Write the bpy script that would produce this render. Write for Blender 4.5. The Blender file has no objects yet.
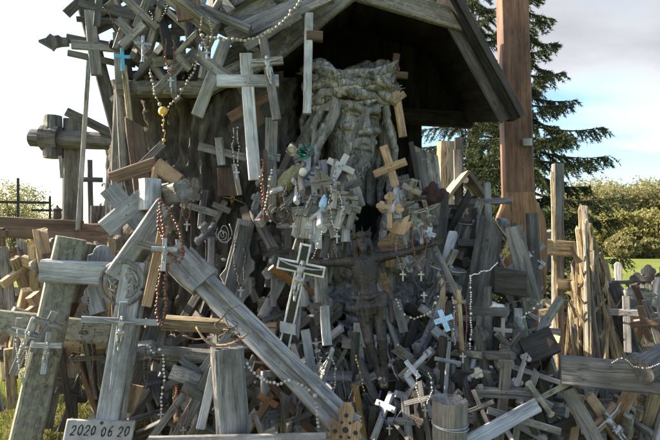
import bpy, bmesh, math, random
import numpy as np
from mathutils import Vector, Matrix, noise as mnoise

random.seed(7)
RNG = np.random.default_rng(11)
SC = bpy.context.scene
COL = SC.collection
R = math.radians

# ------------------------------------------------------------------ camera
CAM_Z = 1.6
LENS = 28.0
FPX = LENS / 36.0 * 660.0          # focal length in photo pixels
PITCH = math.atan(20.0 / FPX)
cam_data = bpy.data.cameras.new('camera')
cam_data.lens = LENS
cam_data.sensor_width = 36.0
cam_data.clip_start = 0.05
cam_data.clip_end = 3000.0
cam = bpy.data.objects.new('camera', cam_data)
COL.objects.link(cam)
cam.location = (0, 0, CAM_Z)
cam.rotation_euler = (R(90) + PITCH, 0, 0)
SC.camera = cam

# ------------------------------------------------------------------ sky and sun
SUN_AZ = 77.0      # degrees to the left of the viewing direction
SUN_EL = 31.0
sdir = Vector((-math.sin(R(SUN_AZ)) * math.cos(R(SUN_EL)), math.cos(R(SUN_AZ)) * math.cos(R(SUN_EL)), math.sin(R(SUN_EL))))
world = bpy.data.worlds.new('World')
SC.world = world
world.use_nodes = True
wn = world.node_tree
for n in list(wn.nodes):
    wn.nodes.remove(n)
def N(t, kind, **kw):
    n = t.nodes.new(kind)
    for k, v in kw.items():
        setattr(n, k, v)
    return n
w_out = N(wn, 'ShaderNodeOutputWorld')
w_bg = N(wn, 'ShaderNodeBackground')
w_bg.inputs[1].default_value = 0.15
sky = N(wn, 'ShaderNodeTexSky', sky_type='NISHITA')
sky.sun_disc = False
sky.sun_elevation = R(SUN_EL)
sky.sun_rotation = R(-SUN_AZ)
sky.air_density = 1.0
sky.dust_density = 2.2
sky.ozone_density = 0.8
w_tc = N(wn, 'ShaderNodeTexCoord')
w_sep = N(wn, 'ShaderNodeSeparateXYZ')
wn.links.new(w_tc.outputs['Generated'], w_sep.inputs[0])
w_h = N(wn, 'ShaderNodeMath', operation='ADD'); w_h.inputs[1].default_value = 0.22
w_ab = N(wn, 'ShaderNodeMath', operation='ABSOLUTE')
wn.links.new(w_sep.outputs['Z'], w_ab.inputs[0]); wn.links.new(w_ab.outputs[0], w_h.inputs[0])
w_dx = N(wn, 'ShaderNodeMath', operation='DIVIDE'); w_dy = N(wn, 'ShaderNodeMath', operation='DIVIDE')
wn.links.new(w_sep.outputs['X'], w_dx.inputs[0]); wn.links.new(w_h.outputs[0], w_dx.inputs[1])
wn.links.new(w_sep.outputs['Y'], w_dy.inputs[0]); wn.links.new(w_h.outputs[0], w_dy.inputs[1])
w_c = N(wn, 'ShaderNodeCombineXYZ')
wn.links.new(w_dx.outputs[0], w_c.inputs[0]); wn.links.new(w_dy.outputs[0], w_c.inputs[1])
w_map = N(wn, 'ShaderNodeMapping'); w_map.inputs['Location'].default_value = (1.82, 0.36, 0.0)
w_map.inputs['Scale'].default_value = (0.55, 0.9, 1)
wn.links.new(w_c.outputs[0], w_map.inputs[0])
w_noise = N(wn, 'ShaderNodeTexNoise'); w_noise.inputs['Scale'].default_value = 0.9
w_noise.inputs['Detail'].default_value = 7; w_noise.inputs['Roughness'].default_value = 0.5
wn.links.new(w_map.outputs[0], w_noise.inputs['Vector'])
w_ramp = N(wn, 'ShaderNodeValToRGB')
w_ramp.color_ramp.elements[0].position = 0.49; w_ramp.color_ramp.elements[1].position = 0.60
wn.links.new(w_noise.outputs['Fac'], w_ramp.inputs[0])
w_mix = N(wn, 'ShaderNodeMixRGB')
w_hs = N(wn, 'ShaderNodeHueSaturation'); w_hs.inputs['Hue'].default_value = .496; w_hs.inputs['Saturation'].default_value = 1.22; w_hs.inputs['Value'].default_value = .70
wn.links.new(sky.outputs[0], w_hs.inputs['Color'])
w_bw = N(wn, 'ShaderNodeRGBToBW'); wn.links.new(sky.outputs[0], w_bw.inputs[0])
w_cs = N(wn, 'ShaderNodeMixRGB', blend_type='MULTIPLY'); w_cs.inputs[0].default_value = 1.0
w_cr = N(wn, 'ShaderNodeValToRGB')          # thin rims bright, thick middles greyer
e_ = w_cr.color_ramp.elements
e_[0].position = .48; e_[0].color = (1.08, 1.08, 1.1, 1); e_[1].position = .66; e_[1].color = (.55, .555, .58, 1)
wn.links.new(w_noise.outputs['Fac'], w_cr.inputs[0])
wn.links.new(w_bw.outputs[0], w_cs.inputs[1]); wn.links.new(w_cr.outputs[0], w_cs.inputs[2])
wn.links.new(w_cs.outputs[0], w_mix.inputs[2])
w_mm = N(wn, 'ShaderNodeMath', operation='MULTIPLY'); w_mm.inputs[1].default_value = 0.95
wn.links.new(w_ramp.outputs[0], w_mm.inputs[0])
wn.links.new(w_mm.outputs[0], w_mix.inputs[0]); wn.links.new(w_hs.outputs[0], w_mix.inputs[1])
wn.links.new(w_mix.outputs[0], w_bg.inputs[0]); wn.links.new(w_bg.outputs[0], w_out.inputs[0])

sun_data = bpy.data.lights.new('sun', 'SUN')
sun_data.energy = 4.7
sun_data.angle = R(0.6)
sun_data.color = (1.0, 0.86, 0.66)
sun = bpy.data.objects.new('sun', sun_data)
COL.objects.link(sun)
sun.location = sdir * 30
sun.rotation_euler = sdir.to_track_quat('Z', 'Y').to_euler()

SC.view_settings.view_transform = 'Standard'
SC.view_settings.look = 'None'
SC.view_settings.gamma = 1.0
SC.view_settings.use_curve_mapping = False
SC.view_settings.exposure = 1.78

# ------------------------------------------------------------------ helpers
def at(px, py, Y):
    """world point on the line of sight of a photo pixel at distance Y along the ground axis"""
    dx = (px - 330.0) / FPX
    dv = (220.0 - py) / FPX
    c, s = math.cos(PITCH), math.sin(PITCH)
    y = c - s * dv
    z = s + c * dv
    k = Y / y
    return Vector((dx * k, Y, CAM_Z + z * k))
def S(Y):
    return Y / FPX      # metres per photo pixel at distance Y

def mesh(name, verts, faces, mat=None, smooth=False):
    m = bpy.data.meshes.new(name)
    m.from_pydata([tuple(v) for v in verts], [], [tuple(f) for f in faces])
    if mat is not None:
        m.materials.append(mat)
    if smooth:
        m.polygons.foreach_set('use_smooth', [True] * len(m.polygons))
    m.update()
    return m
def np_mesh(name, V, F, mat=None, smooth=False):
    """fast mesh from numpy arrays, F is (n,k)"""
    m = bpy.data.meshes.new(name)
    n, k = F.shape
    m.vertices.add(len(V)); m.vertices.foreach_set('co', np.asarray(V, np.float32).ravel())
    m.loops.add(n * k); m.loops.foreach_set('vertex_index', np.asarray(F, np.int32).ravel())
    m.polygons.add(n); m.polygons.foreach_set('loop_start', np.arange(0, n * k, k, dtype=np.int32))
    m.polygons.foreach_set('loop_total', np.full(n, k, np.int32))
    if smooth:
        m.polygons.foreach_set('use_smooth', np.ones(n, bool))
    if mat is not None:
        m.materials.append(mat)
    m.update(calc_edges=True)
    m.validate()
    return m
def link(name, me, parent=None, M=None):
    o = bpy.data.objects.new(name, me)
    COL.objects.link(o)
    if parent is not None:
        o.parent = parent
        W = M if M is not None else Matrix.Identity(4)
        o.matrix_basis = parent_world(parent).inverted() @ W
    elif M is not None:
        o.matrix_basis = M
    return o
def parent_world(p):
    W = p.matrix_basis.copy()
    q = p.parent
    while q is not None:
        W = q.matrix_basis @ W
        q = q.parent
    return W
def thing(name, label, cat, loc, group=None):
    o = bpy.data.objects.new(name, None)
    o.empty_display_size = 0.05
    COL.objects.link(o)
    o.location = loc
    o.matrix_basis = Matrix.Translation(loc)
    tag(o, label, cat, group)
    return o
def tag(o, label=None, cat=None, group=None, kind=None):
    if label: o['label'] = label
    if cat: o['category'] = cat
    if group: o['group'] = group
    if kind or cat: o['kind'] = kind or 'thing'
    return o
def frame(a, b, yaw=0.0, face=None):
    """matrix at a, z along a->b, local -y turned to the camera (plus a yaw in radians about the long axis)"""
    z = (b - a).normalized()
    f = face if face is not None else (Vector((0, 0, CAM_Z)) - (a + b) * .5)
    y = -f
    y = y - z * y.dot(z)
    if y.length < 1e-5:
        y = Vector((1, 0, 0))
    y.normalize()
    if yaw:
        y = Matrix.Rotation(yaw, 3, z) @ y
    x = y.cross(z)
    M = Matrix((x, y, z)).transposed().to_4x4()
    M.translation = a
    return M

# ------------------------------------------------------------------ materials
def newmat(name):
    m = bpy.data.materials.new(name)
    m.use_nodes = True
    t = m.node_tree
    b = t.nodes['Principled BSDF']
    return m, t, b
def ramp(t, p0, c0, p1, c1):
    r = N(t, 'ShaderNodeValToRGB')
    e = r.color_ramp.elements
    e[0].position = p0; e[0].color = (*c0, 1) if len(c0) == 3 else c0
    e[1].position = p1; e[1].color = (*c1, 1) if len(c1) == 3 else c1
    return r
def wood(name, light, dark, crack=0.6, lichen=0.0, rough=0.66, var=0.3, scale=1.0, bump=0.6, lcol=(0.30, 0.33, 0.20), spec=0.42):
    m, t, b = newmat(name)
    L = t.links.new
    tc = N(t, 'ShaderNodeTexCoord'); oi = N(t, 'ShaderNodeObjectInfo')
    mul = N(t, 'ShaderNodeMath', operation='MULTIPLY'); mul.inputs[1].default_value = 53.0
    L(oi.outputs['Random'], mul.inputs[0])
    gs = N(t, 'ShaderNodeMath', operation='MULTIPLY'); gs.inputs[1].default_value = 7.31; L(oi.outputs['Random'], gs.inputs[0])
    gf = N(t, 'ShaderNodeMath', operation='FRACT'); L(gs.outputs[0], gf.inputs[0])
    gm = N(t, 'ShaderNodeMapRange'); gm.inputs[3].default_value = .55; gm.inputs[4].default_value = 1.35; L(gf.outputs[0], gm.inputs[0])
    sv = N(t, 'ShaderNodeVectorMath', operation='SCALE'); L(tc.outputs['Object'], sv.inputs[0]); L(gm.outputs[0], sv.inputs['Scale'])
    # slow wander of the grain, as round knots
    wn_ = N(t, 'ShaderNodeTexNoise'); wn_.inputs['Scale'].default_value = 9.0; wn_.inputs['Detail'].default_value = 1.0; L(sv.outputs[0], wn_.inputs['Vector'])
    ws = N(t, 'ShaderNodeVectorMath', operation='SCALE'); L(wn_.outputs['Color'], ws.inputs[0]); ws.inputs['Scale'].default_value = .014
    wa = N(t, 'ShaderNodeVectorMath', operation='ADD'); L(sv.outputs[0], wa.inputs[0]); L(ws.outputs[0], wa.inputs[1])
    add = N(t, 'ShaderNodeVectorMath', operation='ADD')
    L(wa.outputs[0], add.inputs[0]); L(mul.outputs[0], add.inputs[1])
    def noise(sc, det, ro, dist=0.0):
        mp = N(t, 'ShaderNodeMapping'); mp.inputs['Scale'].default_value = [v * scale for v in sc]
        L(add.outputs[0], mp.inputs[0])
        n = N(t, 'ShaderNodeTexNoise'); n.inputs['Scale'].default_value = 1.0
        n.inputs['Detail'].default_value = det; n.inputs['Roughness'].default_value = ro
        n.inputs['Distortion'].default_value = dist
        L(mp.outputs[0], n.inputs['Vector'])
        return n
    n1 = noise((32, 32, 2.2), 5, .62, .25)
    r1 = ramp(t, .30, dark, .68, light); L(n1.outputs['Fac'], r1.inputs[0])
    n2 = noise((260, 260, 7), 3, .6)
    r2 = ramp(t, .30, (.70, .70, .70), .68, (1.14, 1.14, 1.14)); L(n2.outputs['Fac'], r2.inputs[0])
    m1 = N(t, 'ShaderNodeMixRGB', blend_type='MULTIPLY'); m1.inputs[0].default_value = 1
    L(r1.outputs[0], m1.inputs[1]); L(r2.outputs[0], m1.inputs[2])
    # checks: thin dark splits along the grain
    n3 = noise((46, 46, 1.3), 2, .5, .1)
    sb = N(t, 'ShaderNodeMath', operation='SUBTRACT'); sb.inputs[1].default_value = .5; L(n3.outputs['Fac'], sb.inputs[0])
    ab = N(t, 'ShaderNodeMath', operation='ABSOLUTE'); L(sb.outputs[0], ab.inputs[0])
    r3 = ramp(t, .004, (1 - crack,) * 3, .022, (1, 1, 1)); L(ab.outputs[0], r3.inputs[0])
    m2 = N(t, 'ShaderNodeMixRGB', blend_type='MULTIPLY'); m2.inputs[0].default_value = 1
    L(m1.outputs[0], m2.inputs[1]); L(r3.outputs[0], m2.inputs[2])
    # weathering patches
    n4 = noise((9, 9, 5), 5, .65)
    r4 = ramp(t, .34, (.52, .51, .50), .64, (1.22, 1.22, 1.22)); L(n4.outputs['Fac'], r4.inputs[0])
    m3 = N(t, 'ShaderNodeMixRGB', blend_type='MULTIPLY'); m3.inputs[0].default_value = 1
    L(m2.outputs[0], m3.inputs[1]); L(r4.outputs[0], m3.inputs[2])
    last = m3
    if lichen > 0:
        n5 = noise((38, 38, 30), 6, .7)
        r5 = ramp(t, .60 - lichen * .2, (0, 0, 0), .70 - lichen * .16, (1, 1, 1)); L(n5.outputs['Fac'], r5.inputs[0])
        m4 = N(t, 'ShaderNodeMixRGB'); m4.inputs[2].default_value = (*lcol, 1)
        mx = N(t, 'ShaderNodeMath', operation='MULTIPLY'); mx.inputs[1].default_value = .75
        L(r5.outputs[0], mx.inputs[0]); L(mx.outputs[0], m4.inputs[0]); L(last.outputs[0], m4.inputs[1])
        last = m4
    # each object its own tone
    mr = N(t, 'ShaderNodeMapRange'); mr.inputs[3].default_value = 1 - var; mr.inputs[4].default_value = 1 + var * .7
    L(oi.outputs['Random'], mr.inputs[0])
    m5 = N(t, 'ShaderNodeMixRGB', blend_type='MULTIPLY'); m5.inputs[0].default_value = 1
    L(last.outputs[0], m5.inputs[1]); L(mr.outputs[0], m5.inputs[2])
    L(m5.outputs[0], b.inputs['Base Color'])
    b.inputs['Roughness'].default_value = rough
    b.inputs['Specular IOR Level'].default_value = spec
    bm_ = N(t, 'ShaderNodeMath', operation='MULTIPLY'); L(n2.outputs['Fac'], bm_.inputs[0]); L(r3.outputs[0], bm_.inputs[1])
    ba = N(t, 'ShaderNodeMath', operation='ADD'); L(bm_.outputs[0], ba.inputs[0]); L(n1.outputs['Fac'], ba.inputs[1])
    bp = N(t, 'ShaderNodeBump'); bp.inputs['Strength'].default_value = bump; bp.inputs['Distance'].default_value = .006
    L(ba.outputs[0], bp.inputs['Height']); L(bp.outputs[0], b.inputs['Normal'])
    return m
def plain(name, col, rough=.5, metal=0.0, var=0.0, spec=.5, noise_amt=.25, nscale=60):
    m, t, b = newmat(name)
    tc = N(t, 'ShaderNodeTexCoord')
    n = N(t, 'ShaderNodeTexNoise'); n.inputs['Scale'].default_value = nscale; n.inputs['Detail'].default_value = 4
    t.links.new(tc.outputs['Object'], n.inputs['Vector'])
    r = ramp(t, .3, [c * (1 - noise_amt) for c in col], .7, [min(1, c * (1 + noise_amt * .6)) for c in col])
    t.links.new(n.outputs['Fac'], r.inputs[0]); t.links.new(r.outputs[0], b.inputs['Base Color'])
    b.inputs['Roughness'].default_value = rough; b.inputs['Metallic'].default_value = metal
    b.inputs['Specular IOR Level'].default_value = spec
    return m

MAT = {
    'grey':   wood('weathered_grey_wood', (.455, .455, .455), (.12, .119, .117), .5, .15, var=.42, lcol=(.34, .35, .31)),
    'greyw':  wood('weathered_warm_grey_wood', (.385, .372, .35), (.12, .112, .104), .65, .2),
    'greyd':  wood('dark_weathered_wood', (.185, .182, .178), (.040, .0385, .037), .6, .0),
    'greyb':  wood('blue_grey_worn_paint', (.45, .475, .515), (.23, .245, .265), .35, .06, var=.15),
    'pale':   wood('pale_worn_white_wood', (.64, .67, .72), (.42, .44, .48), .4, .0, var=.12, bump=.35),
    'tan':    wood('tan_wood', (.50, .36, .23), (.30, .195, .115), .5, .0, var=.2),
    'brown':  wood('brown_wood', (.20, .128, .088), (.095, .06, .042), .5, .0, var=.25),
    'post':   wood('red_brown_post_wood', (.25, .135, .08), (.125, .066, .042), .45, .0, var=.02, scale=.6),
    'postb':  wood('orange_carved_wood', (.42, .235, .12), (.20, .105, .058), .7, .0, var=.05, scale=.8, bump=1.0),
    'black':  wood('blackened_wood', (.07, .062, .055), (.022, .02, .018), .5, .0, var=.3),
    'varnish': wood('honey_varnished_wood', (.36, .19, .075), (.20, .09, .035), .3, .0, var=.3, rough=.3, spec=.5, bump=.2),
    'shade_dark':   wood('shade_dark_board', (.036, .033, .030), (.012, .011, .010), .4, .0, var=.3, rough=.9, spec=.1),  # near-black: the shade inside the shrine is put into the board colour
    'lichen': wood('lichen_covered_wood', (.34, .335, .30), (.15, .145, .125), .6, .75, lcol=(.36, .38, .27)),
    'straw':  wood('sun_bleached_split_wood', (.56, .45, .29), (.27, .205, .125), .7, .1, var=.25),
    'statue': wood('carved_grey_oak', (.47, .465, .455), (.105, .102, .098), .6, .18, var=.02, scale=.9, bump=.7, lcol=(.52, .53, .52)),
    'crown':  wood('carved_pale_oak', (.47, .465, .455), (.078, .075, .07), .7, .5, var=.15, scale=.8, bump=1.0, lcol=(.66, .67, .66)),
    'roof':   wood('mossy_roof_board', (.27, .255, .22), (.10, .092, .078), .7, .45, var=.2, lcol=(.26, .27, .19)),
    'corpus': wood('dark_stained_carving', (.062, .054, .050), (.020, .017, .016), .4, .0, var=.02, rough=.5, spec=.45, bump=.55, lcol=(.16, .15, .13)),
    'paint_black': plain('black_enamel', (.012, .013, .018), .35),
    'paint_white': plain('white_enamel', (.72, .72, .70), .45),
    'plaque': plain('grey_white_plaque_paint', (.40, .405, .42), .7, noise_amt=.4, nscale=18),
    'ink':    plain('black_ink', (.02, .02, .022), .6),
    'gold':   plain('dull_brass', (.36, .27, .12), .5, .8, nscale=30),
    'amber':  plain('amber_bead', (.60, .36, .06), .3, 0),
    'silver': plain('dull_tin', (.42, .43, .45), .5, .8),
    'iron':   plain('rusty_iron', (.09, .075, .065), .7, .4),
    'white':  plain('white_plastic', (.74, .75, .78), .35),
    'pearl':  plain('pearl_bead', (.62, .60, .55), .3),
    'woodbead': plain('grey_wooden_bead', (.36, .33, .29), .55),
    'brownbead': plain('brown_bead', (.16, .055, .03), .35),
    'blackbead': plain('black_bead', (.025, .022, .022), .3),
    'bluebead': plain('dark_blue_bead', (.03, .045, .20), .3),
    'bluebright': plain('bright_blue_plastic', (.09, .42, .66), .35),
    'skyblue': plain('sky_blue_plastic', (.36, .58, .88), .4),
    'redbead': plain('red_brown_bead', (.28, .06, .03), .35),
    'green':  plain('green_foil', (.035, .20, .14), .3, .5),
    'olive':  plain('olive_wax', (.20, .19, .10), .5),
    'twine':  plain('twine', (.22, .19, .15), .9),
    'concrete': plain('grey_cement', (.33, .32, .30), .9),
    'maroon': plain('dark_maroon_cloth', (.045, .02, .018), .9),
    'rosebud': plain('faded_paper', (.62, .60, .52), .8),
}

# ------------------------------------------------------------------ mesh pieces
def beam_geo(L, w, d, seg=4, jit=.02, taper=0.0, bev=.10, rnd=None, top='flat'):
    """timber along +z: chamfered section, slight warp, optional taper and broken or pointed top"""
    rnd = rnd or random
    b = min(w, d) * bev
    hw, hd = w / 2, d / 2
    ring = [(-hw + b, -hd), (hw - b, -hd), (hw, -hd + b), (hw, hd - b), (hw - b, hd), (-hw + b, hd), (-hw, hd - b), (-hw, -hd + b)]
    V, F = [], []
    wx, wy = (rnd.random() - .5) * jit * 2, (rnd.random() - .5) * jit * 2
    ph = rnd.random() * 6
    for i in range(seg + 1):
        t = i / seg
        s = 1 - taper * t
        ox = wx * w * math.sin(t * 3.1 + ph) ; oy = wy * d * math.sin(t * 2.6 + ph)
        for (x, y) in ring:
            z = L * t
            if i == seg and top == 'broken':
                z -= abs(x / hw * .4 + (rnd.random() - .3)) * w * .6
            if i == seg and top == 'slant':
                z -= (x / hw * .5 + .5) * w * .7
            V.append((x * s * (1 + (rnd.random() - .5) * jit) + ox, y * s * (1 + (rnd.random() - .5) * jit) + oy, z))
    for i in range(seg):
        for k in range(8):
            a = i * 8 + k; c = i * 8 + (k + 1) % 8
            F.append((a, c, c + 8, a + 8))
    F.append(tuple(range(7, -1, -1)))
    n = seg * 8
    if top == 'point':
        V.append((0, 0, L + w * .6))
        for k in range(8):
            F.append((n + k, n + (k + 1) % 8, len(V) - 1))
    elif top == 'broken':
        cz = sum(V[n + k][2] for k in range(8)) / 8
        V.append((0, 0, cz - w * .15))
        for k in range(8):
            F.append((n + k, n + (k + 1) % 8, len(V) - 1))
    else:
        F.append(tuple(range(n, n + 8)))
    return V, F
def merge(parts):
    V, F = [], []
    for v, f in parts:
        o = len(V)
        V += list(v); F += [tuple(i + o for i in q) for q in f]
    return V, F
def xf(geo, M):
    return [M @ Vector(v) for v in geo[0]], geo[1]
def tube_geo(pts, r, n=6, r2=None, closed=False, caps=True):
    pts = [Vector(p) for p in pts]
    m = len(pts)
    V, F = [], []
    up = Vector((0.13, .21, 1)).normalized()
    for i, p in enumerate(pts):
        a = pts[(i - 1) % m] if closed or i > 0 else p
        b = pts[(i + 1) % m] if closed or i < m - 1 else p
        t = (b - a)
        t = t.normalized() if t.length > 1e-9 else Vector((0, 0, 1))
        if abs(t.dot(up)) > .95:
            u = t.cross(Vector((1, 0, 0))).normalized()
        else:
            u = t.cross(up).normalized()
        w = t.cross(u)
        rr = r if r2 is None else r + (r2 - r) * i / max(1, m - 1)
        if callable(r): rr = r(i / max(1, m - 1))
        for k in range(n):
            an = 2 * math.pi * k / n
            V.append(p + (u * math.cos(an) + w * math.sin(an)) * rr)
    for i in range(m if closed else m - 1):
        j = (i + 1) % m
        for k in range(n):
            F.append((i * n + k, i * n + (k + 1) % n, j * n + (k + 1) % n, j * n + k))
    if caps and not closed:
        F.append(tuple(range(n - 1, -1, -1))); F.append(tuple(range((m - 1) * n, m * n)))
    return V, F
def prism_geo(outline, d, bev=0.0):
    """flat carved board: outline in (x,z), thickness d about y=0, with a chamfered front edge"""
    n = len(outline)
    cx = sum(p[0] for p in outline) / n; cz = sum(p[1] for p in outline) / n
    V = []
    def ringy(y, s):
        for i, (x, z) in enumerate(outline):
            a = outline[i - 1]; c = outline[(i + 1) % n]
            tx, tz = c[0] - a[0], c[1] - a[1]
            l = math.hypot(tx, tz) or 1
            V.append((x - tz / l * s, y, z + tx / l * s))
    ringy(-d / 2, bev); ringy(-d / 2 + bev, 0); ringy(d / 2, 0)
    F = [tuple(range(n)), tuple(range(3 * n - 1, 2 * n - 1, -1))]
    for l in range(2):
        for i in range(n):
            j = (i + 1) % n
            F.append((l * n + j, l * n + i, (l + 1) * n + i, (l + 1) * n + j))
    return V, F
def orient(outline):
    a = sum(outline[i - 1][0] * outline[i][1] - outline[i][0] * outline[i - 1][1] for i in range(len(outline)))
    return outline if a > 0 else outline[::-1]
def lathe_geo(prof, n=12):
    V, F = [], []
    for (r, z) in prof:
        for k in range(n):
            a = 2 * math.pi * k / n
            V.append((r * math.cos(a), r * math.sin(a), z))
    for i in range(len(prof) - 1):
        for k in range(n):
            F.append((i * n + k, i * n + (k + 1) % n, (i + 1) * n + (k + 1) % n, (i + 1) * n + k))
    F.append(tuple(range(n - 1, -1, -1))); F.append(tuple(range((len(prof) - 1) * n, len(prof) * n)))
    return V, F
def log_geo(L, r, n=14, seg=6, jit=.06, taper=.05):
    V, F = [], []
    off = [1 + (random.random() - .5) * jit * 2 for _ in range(n)]
    for i in range(seg + 1):
        t = i / seg
        for k in range(n):
            a = 2 * math.pi * k / n
            rr = r * off[k] * (1 - taper * t) * (1 + (random.random() - .5) * jit)
            V.append((rr * math.cos(a), rr * math.sin(a), L * t))
    for i in range(seg):
        for k in range(n):
            F.append((i * n + k, i * n + (k + 1) % n, (i + 1) * n + (k + 1) % n, (i + 1) * n + k))
    m = seg * n
    # slightly dished end
    V.append((0, 0, L - r * .06)); c = len(V) - 1
    F.append(tuple(range(n - 1, -1, -1)))
    for k in range(n):
        F.append((m + k, m + (k + 1) % n, c))
    return V, F
def beam(name, a, b, w, d, mat, parent=None, yaw=0.0, face=None, seg=5, jit=.05, taper=0.0, bev=.12, top='flat'):
    M = frame(a, b, yaw, face)
    g = beam_geo((b - a).length, w, d, seg, jit, taper, bev, None, top)
    return link(name, mesh(name, g[0], g[1], MAT[mat]), parent, M)

# ------------------------------------------------------------------ ground
def ground_z(x, y):
    m = math.exp(-(((x - .1) / 2.6) ** 2 + ((y - 3.5) / 1.75) ** 2) * 1.0)
    far = -0.75 * min(1.0, max(0.0, (y - 6.0) / 25.0))
    return 0.78 * m + far + .25 * math.exp(-((y - 3.5) / 3.0) ** 2) * (1 - m) + .025 * mnoise.noise(Vector((x * 1.7, y * 1.7, 0)))
def build_ground():
    xs = sorted(set([round(v, 3) for v in np.concatenate([np.linspace(-6, 6, 61), np.linspace(-40, 40, 33), np.linspace(-900, 900, 13)])]))
    ys = sorted(set([round(v, 3) for v in np.concatenate([np.linspace(-2, 9, 56), np.linspace(-20, 80, 41), np.linspace(-300, 1500, 13)])]))
    V = [(x, y, ground_z(x, y)) for y in ys for x in xs]
    n = len(xs)
    F = [(j * n + i, j * n + i + 1, (j + 1) * n + i + 1, (j + 1) * n + i) for j in range(len(ys) - 1) for i in range(n - 1)]
    m, t, b = newmat('meadow_and_trodden_soil')
    L = t.links.new
    tc = N(t, 'ShaderNodeTexCoord')
    def ns(s, d=6, r=.6):
        q = N(t, 'ShaderNodeTexNoise'); q.inputs['Scale'].default_value = s; q.inputs['Detail'].default_value = d; q.inputs['Roughness'].default_value = r
        L(tc.outputs['Object'], q.inputs['Vector']); return q
    g1 = ramp(t, .3, (.12, .155, .032), .7, (.20, .225, .055)); L(ns(.12).outputs['Fac'], g1.inputs[0])
    g2 = ramp(t, .3, (.6, .6, .6), .7, (1.2, 1.2, 1.2)); L(ns(9).outputs['Fac'], g2.inputs[0])
    mg = N(t, 'ShaderNodeMixRGB', blend_type='MULTIPLY'); mg.inputs[0].default_value = 1; L(g1.outputs[0], mg.inputs[1]); L(g2.outputs[0], mg.inputs[2])
    s1 = ramp(t, .3, (.045, .035, .025), .7, (.16, .12, .075)); L(ns(24, 8, .7).outputs['Fac'], s1.inputs[0])
    # trodden soil round the shrine, meadow further off
    geo = N(t, 'ShaderNodeSeparateXYZ'); L(tc.outputs['Object'], geo.inputs[0])
    dist = N(t, 'ShaderNodeVectorMath', operation='DISTANCE'); L(tc.outputs['Object'], dist.inputs[0]); dist.inputs[1].default_value = (.4, 3.3, .6)
    ad = N(t, 'ShaderNodeMath', operation='MULTIPLY_ADD'); L(ns(.9).outputs['Fac'], ad.inputs[0]); ad.inputs[1].default_value = 3.2; L(dist.outputs['Value'], ad.inputs[2])
    mk = ramp(t, .34, (0, 0, 0), .44, (1, 1, 1))
    dv = N(t, 'ShaderNodeMath', operation='DIVIDE'); L(ad.outputs[0], dv.inputs[0]); dv.inputs[1].default_value = 11.0; L(dv.outputs[0], mk.inputs[0])
    mx = N(t, 'ShaderNodeMixRGB'); L(mk.outputs[0], mx.inputs[0]); L(s1.outputs[0], mx.inputs[1]); L(mg.outputs[0], mx.inputs[2])
    L(mx.outputs[0], b.inputs['Base Color']); b.inputs['Roughness'].default_value = .95; b.inputs['Specular IOR Level'].default_value = .1
    bp = N(t, 'ShaderNodeBump'); bp.inputs['Strength'].default_value = .7; bp.inputs['Distance'].default_value = .03
    L(ns(30, 8, .7).outputs['Fac'], bp.inputs['Height']); L(bp.outputs[0], b.inputs['Normal'])
    o = link('ground', mesh('ground', V, F, m, True))
    tag(o, kind='structure')
build_ground()

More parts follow.
